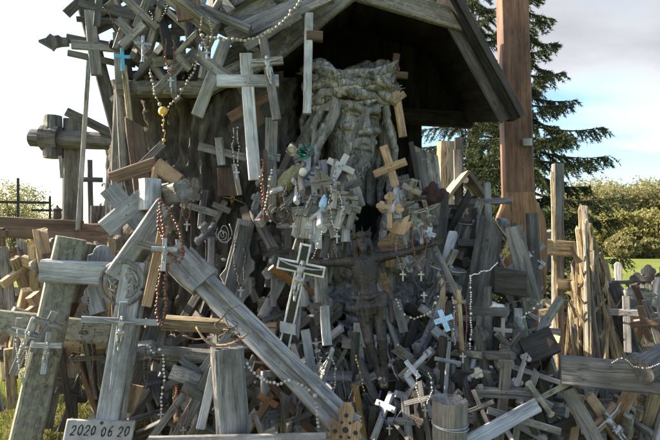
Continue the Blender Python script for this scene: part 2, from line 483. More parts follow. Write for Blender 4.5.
# ------------------------------------------------------------------ small sculpting kit: distance fields meshed with surface nets
class Sculpt:
    def __init__(self, lo, hi, h):
        self.h = h; self.lo = np.array(lo, np.float32)
        n = np.ceil((np.array(hi) - np.array(lo)) / h).astype(int) + 1
        self.ax = [self.lo[i] + h * np.arange(n[i], dtype=np.float32) for i in range(3)]
        self.D = np.full(tuple(n), .5, np.float32)
    def _box(self, lo, hi):
        sl, g = [], []
        for i in range(3):
            a = max(0, int(math.floor((lo[i] - self.lo[i]) / self.h)))
            b = min(len(self.ax[i]), int(math.ceil((hi[i] - self.lo[i]) / self.h)) + 1)
            if b <= a: return None, None
            sl.append(slice(a, b)); g.append(self.ax[i][a:b])
        return tuple(sl), (g[0][:, None, None], g[1][None, :, None], g[2][None, None, :])
    def _put(self, sl, d, k, op):
        D = self.D[sl]
        if op == 'add':
            if k <= 0: self.D[sl] = np.minimum(D, d)
            else:
                h = np.clip(.5 + .5 * (d - D) / k, 0, 1); self.D[sl] = d + (D - d) * h - k * h * (1 - h)
        else:
            if k <= 0: self.D[sl] = np.maximum(D, -d)
            else:
                h = np.clip(.5 - .5 * (d + D) / k, 0, 1); self.D[sl] = D + (-d - D) * h + k * h * (1 - h)
    def ell(self, c, r, k=.01, op='add'):
        m = k + 3 * self.h
        sl, g = self._box([c[i] - r[i] - m for i in range(3)], [c[i] + r[i] + m for i in range(3)])
        if sl is None: return
        q = [(g[i] - c[i]) for i in range(3)]
        k0 = np.sqrt(sum((q[i] / r[i]) ** 2 for i in range(3)))
        k1 = np.sqrt(sum((q[i] / r[i] ** 2) ** 2 for i in range(3))) + 1e-6
        self._put(sl, (k0 * (k0 - 1) / k1).astype(np.float32), k, op)
    def cone(self, a, b, ra, rb, k=.01, op='add'):
        m = k + 3 * self.h + max(ra, rb)
        sl, g = self._box([min(a[i], b[i]) - m for i in range(3)], [max(a[i], b[i]) + m for i in range(3)])
        if sl is None: return
        ab = [b[i] - a[i] for i in range(3)]; l2 = sum(v * v for v in ab) + 1e-9
        t = np.clip(sum((g[i] - a[i]) * ab[i] for i in range(3)) / l2, 0, 1)
        d = np.sqrt(sum((g[i] - a[i] - t * ab[i]) ** 2 for i in range(3))) - (ra + (rb - ra) * t)
        self._put(sl, d.astype(np.float32), k, op)
    def chain(self, pts, r0, r1, k=.01, op='add'):
        n = len(pts) - 1
        for i in range(n):
            self.cone(pts[i], pts[i + 1], r0 + (r1 - r0) * i / n, r0 + (r1 - r0) * (i + 1) / n, k, op)
    def mesh(self, name, mat, scale=1.0, tool=0.0, freq=60.0):
        D = self.D; ins = D < 0
        s = np.zeros([n - 1 for n in D.shape], np.int8)
        cs = [(i, j, k) for i in (0, 1) for j in (0, 1) for k in (0, 1)]
        X, Y, Z = s.shape
        for (i, j, k) in cs:
            s += ins[i:i + X, j:j + Y, k:k + Z]
        act = (s > 0) & (s < 8)
        ai = np.argwhere(act)
        idx = np.full(s.shape, -1, np.int64); idx[act] = np.arange(len(ai))
        acc = np.zeros((len(ai), 3)); cnt = np.zeros(len(ai))
        for c0 in cs:
            for axn in range(3):
                if c0[axn]: continue
                c1 = list(c0); c1[axn] = 1
                v0 = D[ai[:, 0] + c0[0], ai[:, 1] + c0[1], ai[:, 2] + c0[2]]; v1 = D[ai[:, 0] + c1[0], ai[:, 1] + c1[1], ai[:, 2] + c1[2]]
                m = (v0 < 0) != (v1 < 0)
                t = np.where(m, v0 / np.where(m, v0 - v1, 1), 0)
                p = np.array(c0, float)[None, :].repeat(len(ai), 0); p[:, axn] += t
                acc[m] += p[m]; cnt[m] += 1
        V = (ai + acc / cnt[:, None]) * self.h + self.lo[None, :]
        F = []
        for axn in range(3):
            u, w = (axn + 1) % 3, (axn + 2) % 3
            a = [slice(None)] * 3; b = [slice(None)] * 3
            a[axn] = slice(0, -1); b[axn] = slice(1, None)
            e = np.argwhere(ins[tuple(a)] != ins[tuple(b)])
            e = e[(e[:, u] > 0) & (e[:, w] > 0) & (e[:, u] < D.shape[u] - 1) & (e[:, w] < D.shape[w] - 1)]
            if not len(e): continue
            eu = np.zeros(3, int); eu[u] = 1; ew = np.zeros(3, int); ew[w] = 1
            q = [e - eu - ew, e - ew, e, e - eu]
            f = np.stack([idx[p[:, 0], p[:, 1], p[:, 2]] for p in q], 1)
            flip = ~ins[e[:, 0], e[:, 1], e[:, 2]]
            f[flip] = f[flip][:, ::-1]
            F.append(f)
        me = np_mesh(name, V * scale, np.concatenate(F), mat, True)
        if tool > 0:        # shallow gouge marks
            co = np.empty(len(me.vertices) * 3, np.float32); me.vertices.foreach_get('co', co); co = co.reshape(-1, 3)
            nr = np.empty(len(me.vertices) * 3, np.float32); me.vertices.foreach_get('normal', nr); nr = nr.reshape(-1, 3)
            k = np.array([abs(mnoise.noise(Vector((p[0] * freq, p[1] * freq, p[2] * freq * .45)))) + .5 * abs(mnoise.noise(Vector((p[0] * freq * 2.1, p[1] * freq * 2.1, p[2] * freq * .8)))) for p in co], np.float32) - .3
            me.vertices.foreach_set('co', (co + nr * (k * tool)[:, None]).ravel()); me.update()
        return me

# ------------------------------------------------------------------ carved Christ statue
HEAD = at(352, 119, 3.06)
def head_sculpt():
    rd = random.Random(3)
    s = Sculpt((-.36, -.29, -.62), (.36, .30, .36), .0052)
    s.ell((0, .02, .04), (.152, .18, .26), .0)
    s.ell((0, -.03, -.15), (.120, .140, .13), .05)
    s.ell((0, -.015, -.03), (.146, .15, .15), .04)
    s.cone((0, .13, -.15), (0, .20, -.62), .08, .06, .04)
    for q in (-1, 1):
        s.ell((q * .080, -.132, -.074), (.040, .044, .028), .028)
        s.cone((q * .018, -.182, .026), (q * .070, -.172, .044), .022, .023, .014)
        s.cone((q * .070, -.172, .044), (q * .110, -.125, .014), .019, .012, .02)
        s.ell((q * .058, -.196, -.010), (.042, .062, .026), .010, 'sub')
        s.ell((q * .058, -.126, -.010), (.034, .030, .022), .003)
        # drooping upper lid, lower lid
        s.chain([(q * .024, -.156, -.012), (q * .045, -.166, .000), (q * .070, -.160, .000), (q * .092, -.138, -.014)], .0075, .0065, .004)
        s.chain([(q * .026, -.152, -.020), (q * .056, -.160, -.030), (q * .090, -.136, -.022)], .006, .006, .005)
        s.chain([(q * .030, -.158, -.040), (q * .062, -.160, -.052), (q * .096, -.140, -.042)], .004, .004, .008, 'sub')
    s.cone((0, -.162, .045), (0, -.222, -.096), .017, .023, .014)
    s.ell((0, -.226, -.106), (.026, .024, .022), .010)
    for q in (-1, 1):
        s.ell((q * .027, -.196, -.112), (.018, .022, .017), .008)
        s.ell((q * .013, -.214, -.130), (.008, .012, .006), .004, 'sub')
        s.chain([(q * .040, -.190, -.112), (q * .058, -.176, -.140), (q * .072, -.152, -.172)], .007, .006, .012, 'sub')
    # frown folds and forehead wrinkles
    s.cone((-.010, -.182, .060), (-.014, -.186, .030), .005, .005, .006, 'sub'); s.cone((.010, -.182, .060), (.014, -.186, .030), .005, .005, .006, 'sub')
    for z in (.062, .082):
        s.chain([(-.09, -.142, z - .006), (-.04, -.176, z + .004), (.04, -.176, z + .004), (.09, -.142, z - .006)], .004, .004, .006, 'sub')
    # mouth
    s.cone((-.034, -.182, -.166), (.034, -.182, -.166), .014, .014, .008)
    s.cone((-.030, -.182, -.195), (.030, -.182, -.195), .016, .016, .007)
    s.chain([(-.042, -.184, -.182), (0, -.200, -.178), (.042, -.184, -.182)], .006, .006, .003, 'sub')
    for q in (-1, 1):
        for i in range(4):
            dz = i * .011
            s.chain([(q * .006, -.200 + i * .002, -.142 - dz * .6), (q * .036, -.192, -.150 - dz), (q * .066, -.168, -.178 - dz), (q * .088, -.140, -.225 - dz * 1.5)], .0105, .006, .005)
    # beard in locks
    for lay in range(3):
        n = 21 + lay * 2
        for i in range(n):
            f = R(-92 + 184 * (i + .5 * (lay % 2)) / (n - 1))
            sx, cy = math.sin(f), math.cos(f)
            z0 = -.205 + .085 * abs(sx) ** 1.5 - lay * .025
            pts = []
            ph = rd.random() * 6
            ln = .085 + .035 * cy + rd.random() * .025
            for j in range(5):
                u = j / 4
                wv = math.sin(u * 8 + ph) * .013
                rr = 1 - .16 * u
                pts.append((sx * (.122 - lay * .010) * rr + wv * cy, -.035 - cy * (.142 - .012 * lay) * (1 - .05 * u), z0 - ln * u - wv * .2))
            s.chain(pts, .0118, .0062, .0025)
    # hair falling in thick locks on both sides
    for q in (-1, 1):
        for i in range(11):
            ph = rd.random() * 6
            y0 = -.115 + .035 * i
            out = .010 * (i % 3)
            pts = []
            for j in range(9):
                u = j / 8
                wv = math.sin(u * 9.5 + ph) * .026
                x = .135 + .065 * min(1, u * 2.4) + .055 * u * u + out + wv
                y = y0 - .025 * math.sin(u * 3.0) + .03 * u
                pts.append((q * x, y + wv * .5, .16 - .66 * u + .06 * (i > 5)))
            s.chain(pts, .024, .015, .002)
    for i in range(8):       # back of the head
        a = R(20 + 140 * i / 7)
        s.chain([(math.cos(a) * .15, .04 + math.sin(a) * .14, .2), (math.cos(a) * .2, .05 + math.sin(a) * .17, -.05), (math.cos(a) * .24, .06 + math.sin(a) * .18, -.5)], .035, .03, .01)
    # weather checks down the face
    s.chain([(.070, -.165, .08), (.064, -.19, -.05), (.072, -.17, -.12)], .0025, .0022, .002, 'sub')
    s.chain([(.112, -.13, .05), (.106, -.14, -.06), (.098, -.14, -.13)], .0028, .0022, .002, 'sub')
    return s.mesh('head', MAT['statue'], tool=.008, freq=42)
def torso_sculpt():
    rd = random.Random(5)
    s = Sculpt((-.56, -.36, -1.75), (.56, .42, -.28), .0095)
    s.ell((.02, .10, -.95), (.41, .27, .66), .0)
    s.ell((.02, .08, -1.5), (.46, .34, .5), .1)
    s.cone((-.10, .10, -.42), (-.34, .08, -.60), .12, .15, .06)
    s.cone((.10, .10, -.42), (.38, .08, -.60), .12, .15, .06)
    s.cone((-.36, .06, -.6), (-.36, -.04, -1.0), .14, .12, .05)
    s.cone((.40, .06, -.6), (.42, -.06, -.98), .13, .11, .05)
    s.cone((.42, -.06, -.98), (.18, -.22, -.86), .095, .07, .04)
    s.cone((-.36, -.04, -1.0), (-.12, -.22, -.90), .10, .07, .04)
    # knees of the seated figure
    s.cone((.18, .0, -1.15), (.22, -.22, -1.22), .17, .15, .06)
    s.cone((-.18, .0, -1.15), (-.20, -.22, -1.22), .17, .15, .06)
    # deep opening of the cloak under the beard
    s.ell((.045, -.10, -.47), (.150, .70, .215), .03, 'sub')
    s.ell((.035, -.10, -.66), (.12, .60, .16), .03, 'sub')
    # cloak folds
    for q in (-1, 1):
        for i in range(7):
            x = .17 + .045 * i
            ph = rd.random() * 6
            pts = []
            for j in range(9):
                u = j / 8
                pts.append((q * (x + .035 * math.sin(u * 4 + ph) - .05 * u), -.06 - .10 * math.sin(u * 2.2) + .012 * i, -.44 - .62 * u - .02 * i))
            s.chain(pts, .026, .018, .008)
            s.chain([(p[0] + q * .024, p[1] - .025, p[2]) for p in pts], .010, .010, .006, 'sub')
        for i in range(7):      # drapery arcs over the knee
            z = -1.08 - .06 * i
            s.chain([(q * .05, -.30, z - .05), (q * .18, -.385, z), (q * .33, -.32, z + .04), (q * .45, -.15, z + .10)], .02, .014, .012)
    return s.mesh('robe', MAT['statue'], tool=.016, freq=26)
def build_statue():
    st = thing('christ_statue', 'large grey carved wooden Christ head and robe with thorn crown inside the shrine', 'statue', Vector((HEAD.x, 3.15, .75)))
    Mh = Matrix.Translation(HEAD) @ Matrix.Rotation(R(23), 4, 'Z') @ Matrix.Rotation(R(5), 4, 'X') @ Matrix.Rotation(R(3), 4, 'Y')
    link('head', head_sculpt(), st, Mh @ Matrix.Diagonal((1.05, 1.0, .96, 1)))
    link('robe', torso_sculpt(), st, Matrix.Translation(HEAD + Vector((.06, .06, .02))))
    cr = None
    rd = random.Random(9)
    Mc = Mh @ Matrix.Translation((-.012, .040, .208)) @ Matrix.Rotation(R(14), 4, 'X') @ Matrix.Rotation(R(-12), 4, 'Y')
    for i in range(12):
        ph = i * 2.399
        pts = []
        n = 84
        nn = (1, 1, 2)[i % 3]
        amp = (.080, .055, .075)[i % 3] + rd.uniform(-.012, .012)
        zc = (i / 11 - .5) * .06
        for j in range(n):
            th = 2 * math.pi * j / n
            a = nn * th + ph
            rad = .222 + .026 * math.cos(a * 2 + i) + .012 * math.sin(5 * th + i)
            z = zc + amp * math.sin(a) + .012 * math.sin(5 * th + 2 * i)
            pts.append((rad * 1.06 * math.cos(th), rad * math.sin(th) * 1.05, z))
        br = rd.uniform(.020, .035)
        V, F = [], []
        m, k = n, 10
        for j in range(n):
            p = Vector(pts[j]); tt = (Vector(pts[(j + 1) % n]) - Vector(pts[j - 1])).normalized()
            u = tt.cross(Vector((0, 0, 1))).normalized(); w = tt.cross(u)
            for q in range(k):
                an = 2 * math.pi * q / k + j * .10      # twisted bark ridges
                rr = br * (1 + .20 * math.cos(3 * (2 * math.pi * q / k)) + .10 * math.sin(j * 1.3 + i))
                V.append(p + (u * math.cos(an) + w * math.sin(an)) * rr)
        for j in range(n):
            j2 = (j + 1) % n
            sh = 0
            for q in range(k):
                F.append((j * k + q, j * k + (q + 1) % k, j2 * k + (q + 1) % k, j2 * k + q))
        th_parts = [(V, F)]
        for q in range(5):      # thorns
            j = rd.randrange(n)
            p = Vector(pts[j]); o = Vector((p.x, p.y, rd.uniform(-.05, .25))).normalized()
            th_parts.append(tube_geo([p, p + o * br * 1.0, p + o * (br + .055)], .013, 5, .002))
        g = merge(th_parts)
        me = mesh('branch', g[0], g[1], MAT['crown'], True)
        if cr is None:
            cr = link('thorn_crown', me, st, Mc)
        else:
            link('branch', me, cr, Mc)
build_statue()

# ------------------------------------------------------------------ dark crucified figure and its small cousins
def corpus_sculpt(h, detail, name, mat):
    s = Sculpt((-.60, -.14, -.86), (.56, .13, .22), h)
    s.ell((0, 0, -.085), (.088, .060, .115), .0)
    s.ell((0, .008, -.20), (.062, .046, .10), .03)
    s.ell((0, .004, -.30), (.076, .058, .085), .03)
    s.cone((0, 0, .0), (.006, -.028, .07), .034, .028, .02)
    s.ell((.010, -.045, .105), (.042, .052, .060), .008)
    L_ = [(-.085, .0, -.012), (-.29, -.012, .006), (-.50, .0, .055)]
    R_ = [(.085, .0, -.012), (.27, -.012, -.008), (.46, .0, .024)]
    for P in (L_, R_):
        s.ell(P[0], (.046, .042, .042), .03)
        s.cone(P[0], P[1], .033, .024, .02); s.cone(P[1], P[2], .026, .015, .008)
        q = -1 if P is L_ else 1
        hx, hy, hz = P[2]
        s.ell((hx + q * .022, hy - .004, hz + .008), (.030, .014, .022), .008)
        for f in range(4):
            s.chain([(hx + q * .035, hy - .008, hz + .024 - .011 * f), (hx + q * .058, hy - .018, hz + .027 - .012 * f), (hx + q * (.068 - .004 * abs(f - 1)), hy - .034, hz + .024 - .011 * f)], .0062, .005, .003)
        s.chain([(hx + q * .012, hy - .01, hz + .022), (hx + q * .026, hy - .025, hz + .036), (hx + q * .040, hy - .03, hz + .036)], .007, .0055, .003)
    for q in (-1, 1):
        kx = q * .042
        s.cone((q * .046, .0, -.33), (kx, -.045, -.53), .048, .031, .014)
        s.cone((kx, -.045, -.53), (q * .020 + .006, .005, -.72), .032, .018, .006)
        s.ell((q * .034, -.005, -.60), (.026, .032, .065), .012)
        s.chain([(q * .018 + .006, .002, -.72), (q * .014 + .01, -.035, -.77), (q * .012 + .012, -.05, -.81)], .022, .016, .01)
    # loincloth with folds and side knot
    for i in range(7):
        x = -.095 + .032 * i
        s.chain([(x * .9 + .03, -.055 - .010 * math.cos(i), -.262), (x * .95, -.070, -.32), (x * .86 - .006, -.066 + .01 * (i % 2), -.365 - .022 * ((i * 3) % 4))], .015, .010, .016)
    s.chain([(-.1, -.04, -.25), (0, -.075, -.265), (.1, -.04, -.25)], .018, .018, .008)
    s.chain([(.10, -.03, -.26), (.125, -.05, -.32), (.118, -.05, -.43)], .024, .012, .008)
    s.ell((0, .0, -.34), (.082, .062, .06), .02)
    # face, beard, hair, thorn ring
    s.cone((.010, -.090, .122), (.012, -.106, .098), .008, .011, .006)
    for q in (-1, 1):
        s.ell((.010 + q * .018, -.095, .112), (.012, .009, .008), .006, 'sub')
        s.chain([(.01 + q * .036, -.05, .135), (.01 + q * .048, -.045, .07), (.01 + q * .056, -.03, .0)], .020, .014, .006)
    s.chain([(.010, -.082, .068), (.012, -.088, .045), (.012, -.080, .022)], .028, .012, .008)
    if detail:
        for i in range(18):
            a0, a1 = 2 * math.pi * i / 18, 2 * math.pi * (i + 1) / 18
            for w in (0, 1):
                p = lambda a: (.010 + .054 * math.cos(a), -.038 + .060 * math.sin(a), .142 + .012 * math.sin(3 * a + w * 3.1))
                s.cone(p(a0), p(a1), .011, .011, .003)
            s.cone(p(a0), (.01 + .076 * math.cos(a0), -.038 + .082 * math.sin(a0), .150 + .02 * (i % 3)), .006, .003, .002)
        for i in range(5):      # ribs
            z = -.055 - .026 * i
            for q in (-1, 1):
                s.chain([(q * .018, -.066 + .004 * i, z - .012), (q * .055, -.056, z), (q * .088, -.025, z + .012)], .0045, .0045, .006, 'sub')
        s.cone((0, -.068, -.03), (0, -.058, -.26), .004, .004, .008, 'sub')
    else:
        s.ell((.01, -.04, .145), (.058, .062, .022), .005)
    return s.mesh(name, mat, tool=.005 if detail else 0, freq=70)
CORPUS_SMALL = {}
def corpus_mesh(mat):
    if not CORPUS_SMALL:
        CORPUS_SMALL['base'] = corpus_sculpt(.0145, False, 'figure', None)
    if mat not in CORPUS_SMALL:
        m = CORPUS_SMALL['base'].copy(); m.name = 'figure'
        m.materials.append(MAT[mat])
        CORPUS_SMALL[mat] = m
    return CORPUS_SMALL[mat]
def build_corpus():
    a = at(363, 258, 2.47); b = at(377, 378, 2.38)
    me = corpus_sculpt(.0047, True, 'crucified_figure', MAT['corpus'])
    M = frame(a, a + (a - b), 0.0) @ Matrix.Rotation(R(-2), 4, 'Y') @ Matrix.Scale(.73, 4)
    o = link('crucified_figure', me, None, M)
    tag(o, 'nearly black carved crucified figure with arms spread and thorn ring, below the big head', 'carved figure')
build_corpus()

# ------------------------------------------------------------------ old tree trunk
def build_trunk():
    c = at(208, 240, 3.42)
    n, m = 220, 190
    z0, z1 = .45, 2.62
    V = np.zeros((m, n, 3))
    for j in range(m):
        z = z0 + (z1 - z0) * j / (m - 1)
        for i in range(n):
            a = 2 * math.pi * i / n
            ca, sa = math.cos(a), math.sin(a)
            base = .47 + .05 * math.cos(2 * a + .6) + .03 * math.cos(3 * a + z * .7) + .16 * max(0, .9 - z) + .035 * math.sin(5 * a + z * 1.4)
            p = Vector((ca * 2.6, sa * 2.6, z * .85))
            w1 = mnoise.noise(p * 1.2) * .6
            q = Vector((ca * 7.2 + w1, sa * 7.2 - w1, z * 3.4 + w1 * 2))
            rd = 1 - abs(mnoise.noise(q)) * 2.0
            q2 = Vector((ca * 13 + w1, sa * 13, z * 8.0))
            rd2 = 1 - abs(mnoise.noise(q2)) * 2
            q3 = Vector((ca * 30, sa * 30, z * 14))
            r = base - .105 * max(0, .80 - rd) ** .7 + .05 + .034 * rd2 + .012 * mnoise.noise(q3) + .045 * mnoise.noise(p * .9)
            V[j, i] = (r * ca, r * sa, z)
    F = [(j * n + i, j * n + (i + 1) % n, (j + 1) * n + (i + 1) % n, (j + 1) * n + i) for j in range(m - 1) for i in range(n)]
    mt, t, b = newmat('old_furrowed_bark')
    L = t.links.new
    tc = N(t, 'ShaderNodeTexCoord')
    mp = N(t, 'ShaderNodeMapping'); mp.inputs['Scale'].default_value = (1, 1, .35); L(tc.outputs['Object'], mp.inputs[0])
    def ns(s, d=7, r=.65):
        q = N(t, 'ShaderNodeTexNoise'); q.inputs['Scale'].default_value = s; q.inputs['Detail'].default_value = d; q.inputs['Roughness'].default_value = r
        L(mp.outputs[0], q.inputs['Vector']); return q
    r1 = ramp(t, .32, (.085, .076, .067), .68, (.30, .275, .245)); L(ns(22).outputs['Fac'], r1.inputs[0])
    r2 = ramp(t, .50, (0, 0, 0), .68, (1, 1, 1)); L(ns(4.5).outputs['Fac'], r2.inputs[0])
    ml = N(t, 'ShaderNodeMath', operation='MULTIPLY'); ml.inputs[1].default_value = .55; L(r2.outputs[0], ml.inputs[0])
    mx = N(t, 'ShaderNodeMixRGB'); L(ml.outputs[0], mx.inputs[0]); L(r1.outputs[0], mx.inputs[1]); mx.inputs[2].default_value = (.16, .165, .11, 1)
    L(mx.outputs[0], b.inputs['Base Color']); b.inputs['Roughness'].default_value = .95; b.inputs['Specular IOR Level'].default_value = .15
    bp = N(t, 'ShaderNodeBump'); bp.inputs['Strength'].default_value = 1.0; bp.inputs['Distance'].default_value = .04
    L(ns(48, 8, .7).outputs['Fac'], bp.inputs['Height']); L(bp.outputs[0], b.inputs['Normal'])
    t0 = thing('tree_trunk', 'broad old tree trunk with furrowed bark, hung with small crosses beside the shrine', 'tree trunk', Vector((c.x, c.y, .5)))
    me = np_mesh('bark', V.reshape(-1, 3), np.array(F), mt, True)
    link('bark', me, t0, Matrix.Translation((c.x, c.y, 0)))
    top = [(0, 0, 0)]
    Vt = [tuple(V[m - 1, i]) for i in range(0, n, 4)] + [(0, 0, z1 + .08)]
    k = len(Vt) - 1
    link('broken_top', mesh('broken_top', Vt, [(i, (i + 1) % k, k) for i in range(k)], MAT['greyd']), t0, Matrix.Translation((c.x, c.y, 0)))
build_trunk()

# ------------------------------------------------------------------ shrine with its leaning gambrel roof
def build_shrine():
    YF = 2.78                       # front edge of the roof
    base = at(330, 330, 3.2)
    sh = thing('wooden_shrine', 'gabled weathered plank shrine roof sheltering the carved Christ head', 'shrine', Vector((base.x, 3.2, .7)))
    back = Vector((-.02, .92, .20))       # the roof leans forward: its back edge is higher
    fr = Vector((0, -1, 0))
    def P(x, y, f=0.0, dy=0.0):
        p = at(x, y, YF)
        return p + back * f + Vector((0, dy, 0))
    # inner outline of the gable, left eave to right eave
    pts = [(118, 96), (205, 98), (281, 62), (357, 0), (456, 31), (501, 121)]
    # roof boards run from front to back, several to each slope
    nb = [4, 4, 5, 5, 5]
    for s in range(5):
        a, b = Vector(P(*pts[s])), Vector(P(*pts[s + 1]))
        out = Vector((b.z - a.z, 0, -(b.x - a.x))).normalized() * -1
        n = nb[s]
        for i in range(n):
            t = (i + .5) / n
            p = a.lerp(b, t) + out * (.035 + .006 * (i % 2))
            wd = (b - a).length / n * (1.10 if i % 2 else .98)
            st = p + Vector((0, .008 * random.uniform(-1, 1) + .05, 0))
            beam('roof_board', st, st + back * (1.0 + .02 * random.random()), wd, .026, 'shade_dark', sh, 0, out, seg=4, jit=.02)
    r0 = P(357, -3) + Vector((0, .06, .045))
    beam('ridge_board', r0, r0 + back, .14, .05, 'shade_dark', sh, 0, Vector((0, 0, 1)), seg=3)
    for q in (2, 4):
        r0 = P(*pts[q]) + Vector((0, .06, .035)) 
        beam('ridge_board', r0, r0 + back, .10, .03, 'shade_dark', sh, 0, Vector(((-.5, .7)[q == 4], 0, 1)), seg=3)
    # barge boards on the front edge
    def barge(p, q, w, name='barge_board', mat='roof', dy=0, d=.035, ext=0.0, side=1):
        a, b = P(*p, dy=dy), P(*q, dy=dy)
        dr = (b - a).normalized()
        b = b + dr * ext
        out = Vector((dr.z, 0, -dr.x)) * -1
        off = out * (w * S(YF) * .5) * side
        return beam(name, a + off, b + off, w * S(YF), d, mat, sh, 0, Vector((0, -1, .1)), seg=9, jit=.05, bev=.15)
    barge((120, 97), (207, 97), 14, mat='roof', d=.08)
    barge((205, 97), (284, 60), 19)
    barge((276, 64), (357, 0), 21, dy=-.012)
    barge((352, -2), (470, 35), 21, dy=.006)
    barge((449, 26), (503, 122), 12, mat='greyd', dy=.030)
    # outer double edge of the right slope, running up past the break
    a, b = P(424, -40, dy=-.03), P(512, 122, dy=-.03)
    dr = (b - a).normalized(); out = Vector((-dr.z, 0, dr.x))
    for k, (off, dpt, w) in enumerate(((.012, .05, .030), (.048, .05, .034))):
        beam('edge_board', a + out * off, b + out * off * .9, w, dpt + .02 * k, 'shade_dark' if k == 0 else 'black', sh, 0, Vector((0, -1, 0)), seg=6)
    # steep outer slope boards behind that edge
    for i in range(5):
        t = (i + .5) / 5
        p = a.lerp(b, t) + out * .03 + Vector((0, .04, 0))
        beam('roof_board', p, p + back, (b - a).length / 5 * .985, .022, 'shade_dark', sh, 0, out, seg=3, jit=.02)
    # boarded back wall and its tie beam
    zt = P(357, -6, 1.0)
    for i in range(15):
        x0 = 208 + i * 19.6
        xm = x0 + 9.8
        ins = [(118, 96), (205, 98), (281, 62), (357, 0), (456, 31), (501, 121)]
        yt = np.interp(xm, [p[0] for p in ins], [p[1] for p in ins])
        top = P(xm, yt, .93) + Vector((0, 0, .07 if xm < 430 else .16)); bot = P(xm, 121, .93)
        if xm < 436: bot = bot + Vector((0, 0, -1.1))  # lower lengths added so the cloak opening reads as black shade
        if top.z - bot.z < .05: continue
        beam('wall_board', bot, top, 20.6 * S(YF), .022 + .006 * (i % 2), 'shade_dark', sh, 0, Vector((0, -1, 0)), seg=3, jit=.02)
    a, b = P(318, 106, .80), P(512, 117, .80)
    beam('tie_beam', a, b, 16 * S(YF + .8), .06, 'shade_dark', sh, 0, Vector((0, -1, 0)), seg=6)
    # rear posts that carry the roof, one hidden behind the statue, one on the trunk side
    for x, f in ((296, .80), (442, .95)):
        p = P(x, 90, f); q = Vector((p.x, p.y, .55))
        beam('post', q, p, .11, .11, 'shade_dark', sh, 0, Vector((0, -1, 0)), seg=6)
build_shrine()

# ------------------------------------------------------------------ crosses
def disc_geo(r, d, n=10):
    g = lathe_geo([(r * .9, -d / 2), (r, -d * .35), (r, d * .35), (r * .9, d / 2)], n)
    return xf(g, Matrix.Rotation(R(90), 4, 'X'))
def cross(label, A, B, Y, w, bar=(.68, .5), d=None, mat='grey', barmat=None, yaw=0, ends=None, fig=None, name='wooden_cross',
          cat='cross', group=None, skew=0.0, bw=None, figs=None, top='flat', taper=0.0, world=False, bars=None, face=None, barshift=0.0, jit=.06):
    """A foot, B head (photo pixels), Y one or two distances, w width in photo pixels; bar = (height fraction, length as a fraction of the upright)"""
    if world:
        a, b = A, B; sc = 1.0
    else:
        Ya, Yb = Y if isinstance(Y, tuple) else (Y, Y)
        a, b = at(A[0], A[1], Ya), at(B[0], B[1], Yb); sc = S((Ya + Yb) / 2)
    W = w * sc
    D = (d * sc) if d else W * .62
    t = thing(name, label, cat, a, group)
    M = frame(a, b, R(yaw), face)
    L = (b - a).length
    g = beam_geo(L, W, D, max(2, min(6, int(L / W / 2))), jit, taper, .13, None, top)
    parts = [g]
    if ends == 'round':
        for q in ((0, 0, L), (-W * .55, 0, L - W * .55), (W * .55, 0, L - W * .55)):
            parts.append(xf(disc_geo(W * .62, D * (.92 + .06 * (q[0] > 0) + .03 * (q[0] < 0))), Matrix.Translation(q)))
    if ends == 'cap':
        parts.append(xf(beam_geo(W * .5, W * 1.5, D * 1.06, 1, .04), Matrix.Translation((0, 0, L - W * .7))))
    g = merge(parts)
    link('upright', mesh('upright', g[0], g[1], MAT[mat]), t, M)
    for bi, bb in enumerate(bars if bars is not None else ([bar] if bar else [])):
        bl = bb[1] * L
        BW = (bw * sc) if bw else W * (.97 - .12 * bi)
        C = Matrix.Translation((barshift * L, -D * (.14 + .02 * bi), bb[0] * L)) @ Matrix.Rotation(R(skew), 4, 'Y') @ Matrix.Translation((-bl / 2, 0, 0)) @ Matrix.Rotation(R(90), 4, 'Y')
        g = beam_geo(bl, BW, D * .92, 4, jit, 0, .13)
        parts = [g]
        if ends == 'round':
            for e, q0 in ((0, -1), (bl, 1)):
                for q in ((0, 0, e), (-BW * .55, 0, e - q0 * BW * .55), (BW * .55, 0, e - q0 * BW * .55)):
                    parts.append(xf(disc_geo(BW * .62, D * (.80 + .06 * (q[0] > 0) + .03 * (q[0] < 0))), Matrix.Translation(q)))
        if ends == 'cap':
            for z in (BW * .2, bl - BW * .7):
                parts.append(xf(beam_geo(BW * .5, BW * 1.5, D * .98, 1, .04), Matrix.Translation((0, 0, z))))
        g = merge(parts)
        link('crossbar', mesh('crossbar', g[0], g[1], MAT[barmat or mat]), t, M @ C)
    if bar and not fig and W > .028:
        for q in ((.2, .18), (-.22, -.15)):
            g = xf(lathe_geo([(.0036, 0), (.003, .0016), (.001, .0022)], 6), Matrix.Rotation(R(90), 4, 'X'))
            link('nail', mesh('nail', g[0], g[1], MAT['iron']), t, M @ Matrix.Translation((barshift * L + q[0] * W, -D * .605, bar[0] * L + q[1] * W)))
    if fig:
        s = (figs or .56) * L / .98
        F = M @ Matrix.Translation((0, -D * .75, bar[0] * L - .0 * s)) @ Matrix.Scale(s, 4)
        link('figure', corpus_mesh(fig), t, F)
    return t
def stick(label, A, B, Y, w, d=None, mat='grey', name='wooden_lath', cat='lath', yaw=0, top='flat', group=None, taper=0.0, face=None, bev=.12, jit=.07):
    Ya, Yb = Y if isinstance(Y, tuple) else (Y, Y)
    a, b = at(A[0], A[1], Ya), at(B[0], B[1], Yb); sc = S((Ya + Yb) / 2)
    o = beam(name, a, b, w * sc, (d or w * .6) * sc, mat, None, R(yaw), face, top=top, taper=taper, bev=bev, jit=jit, seg=6)
    tag(o, label, cat, group)
    return o
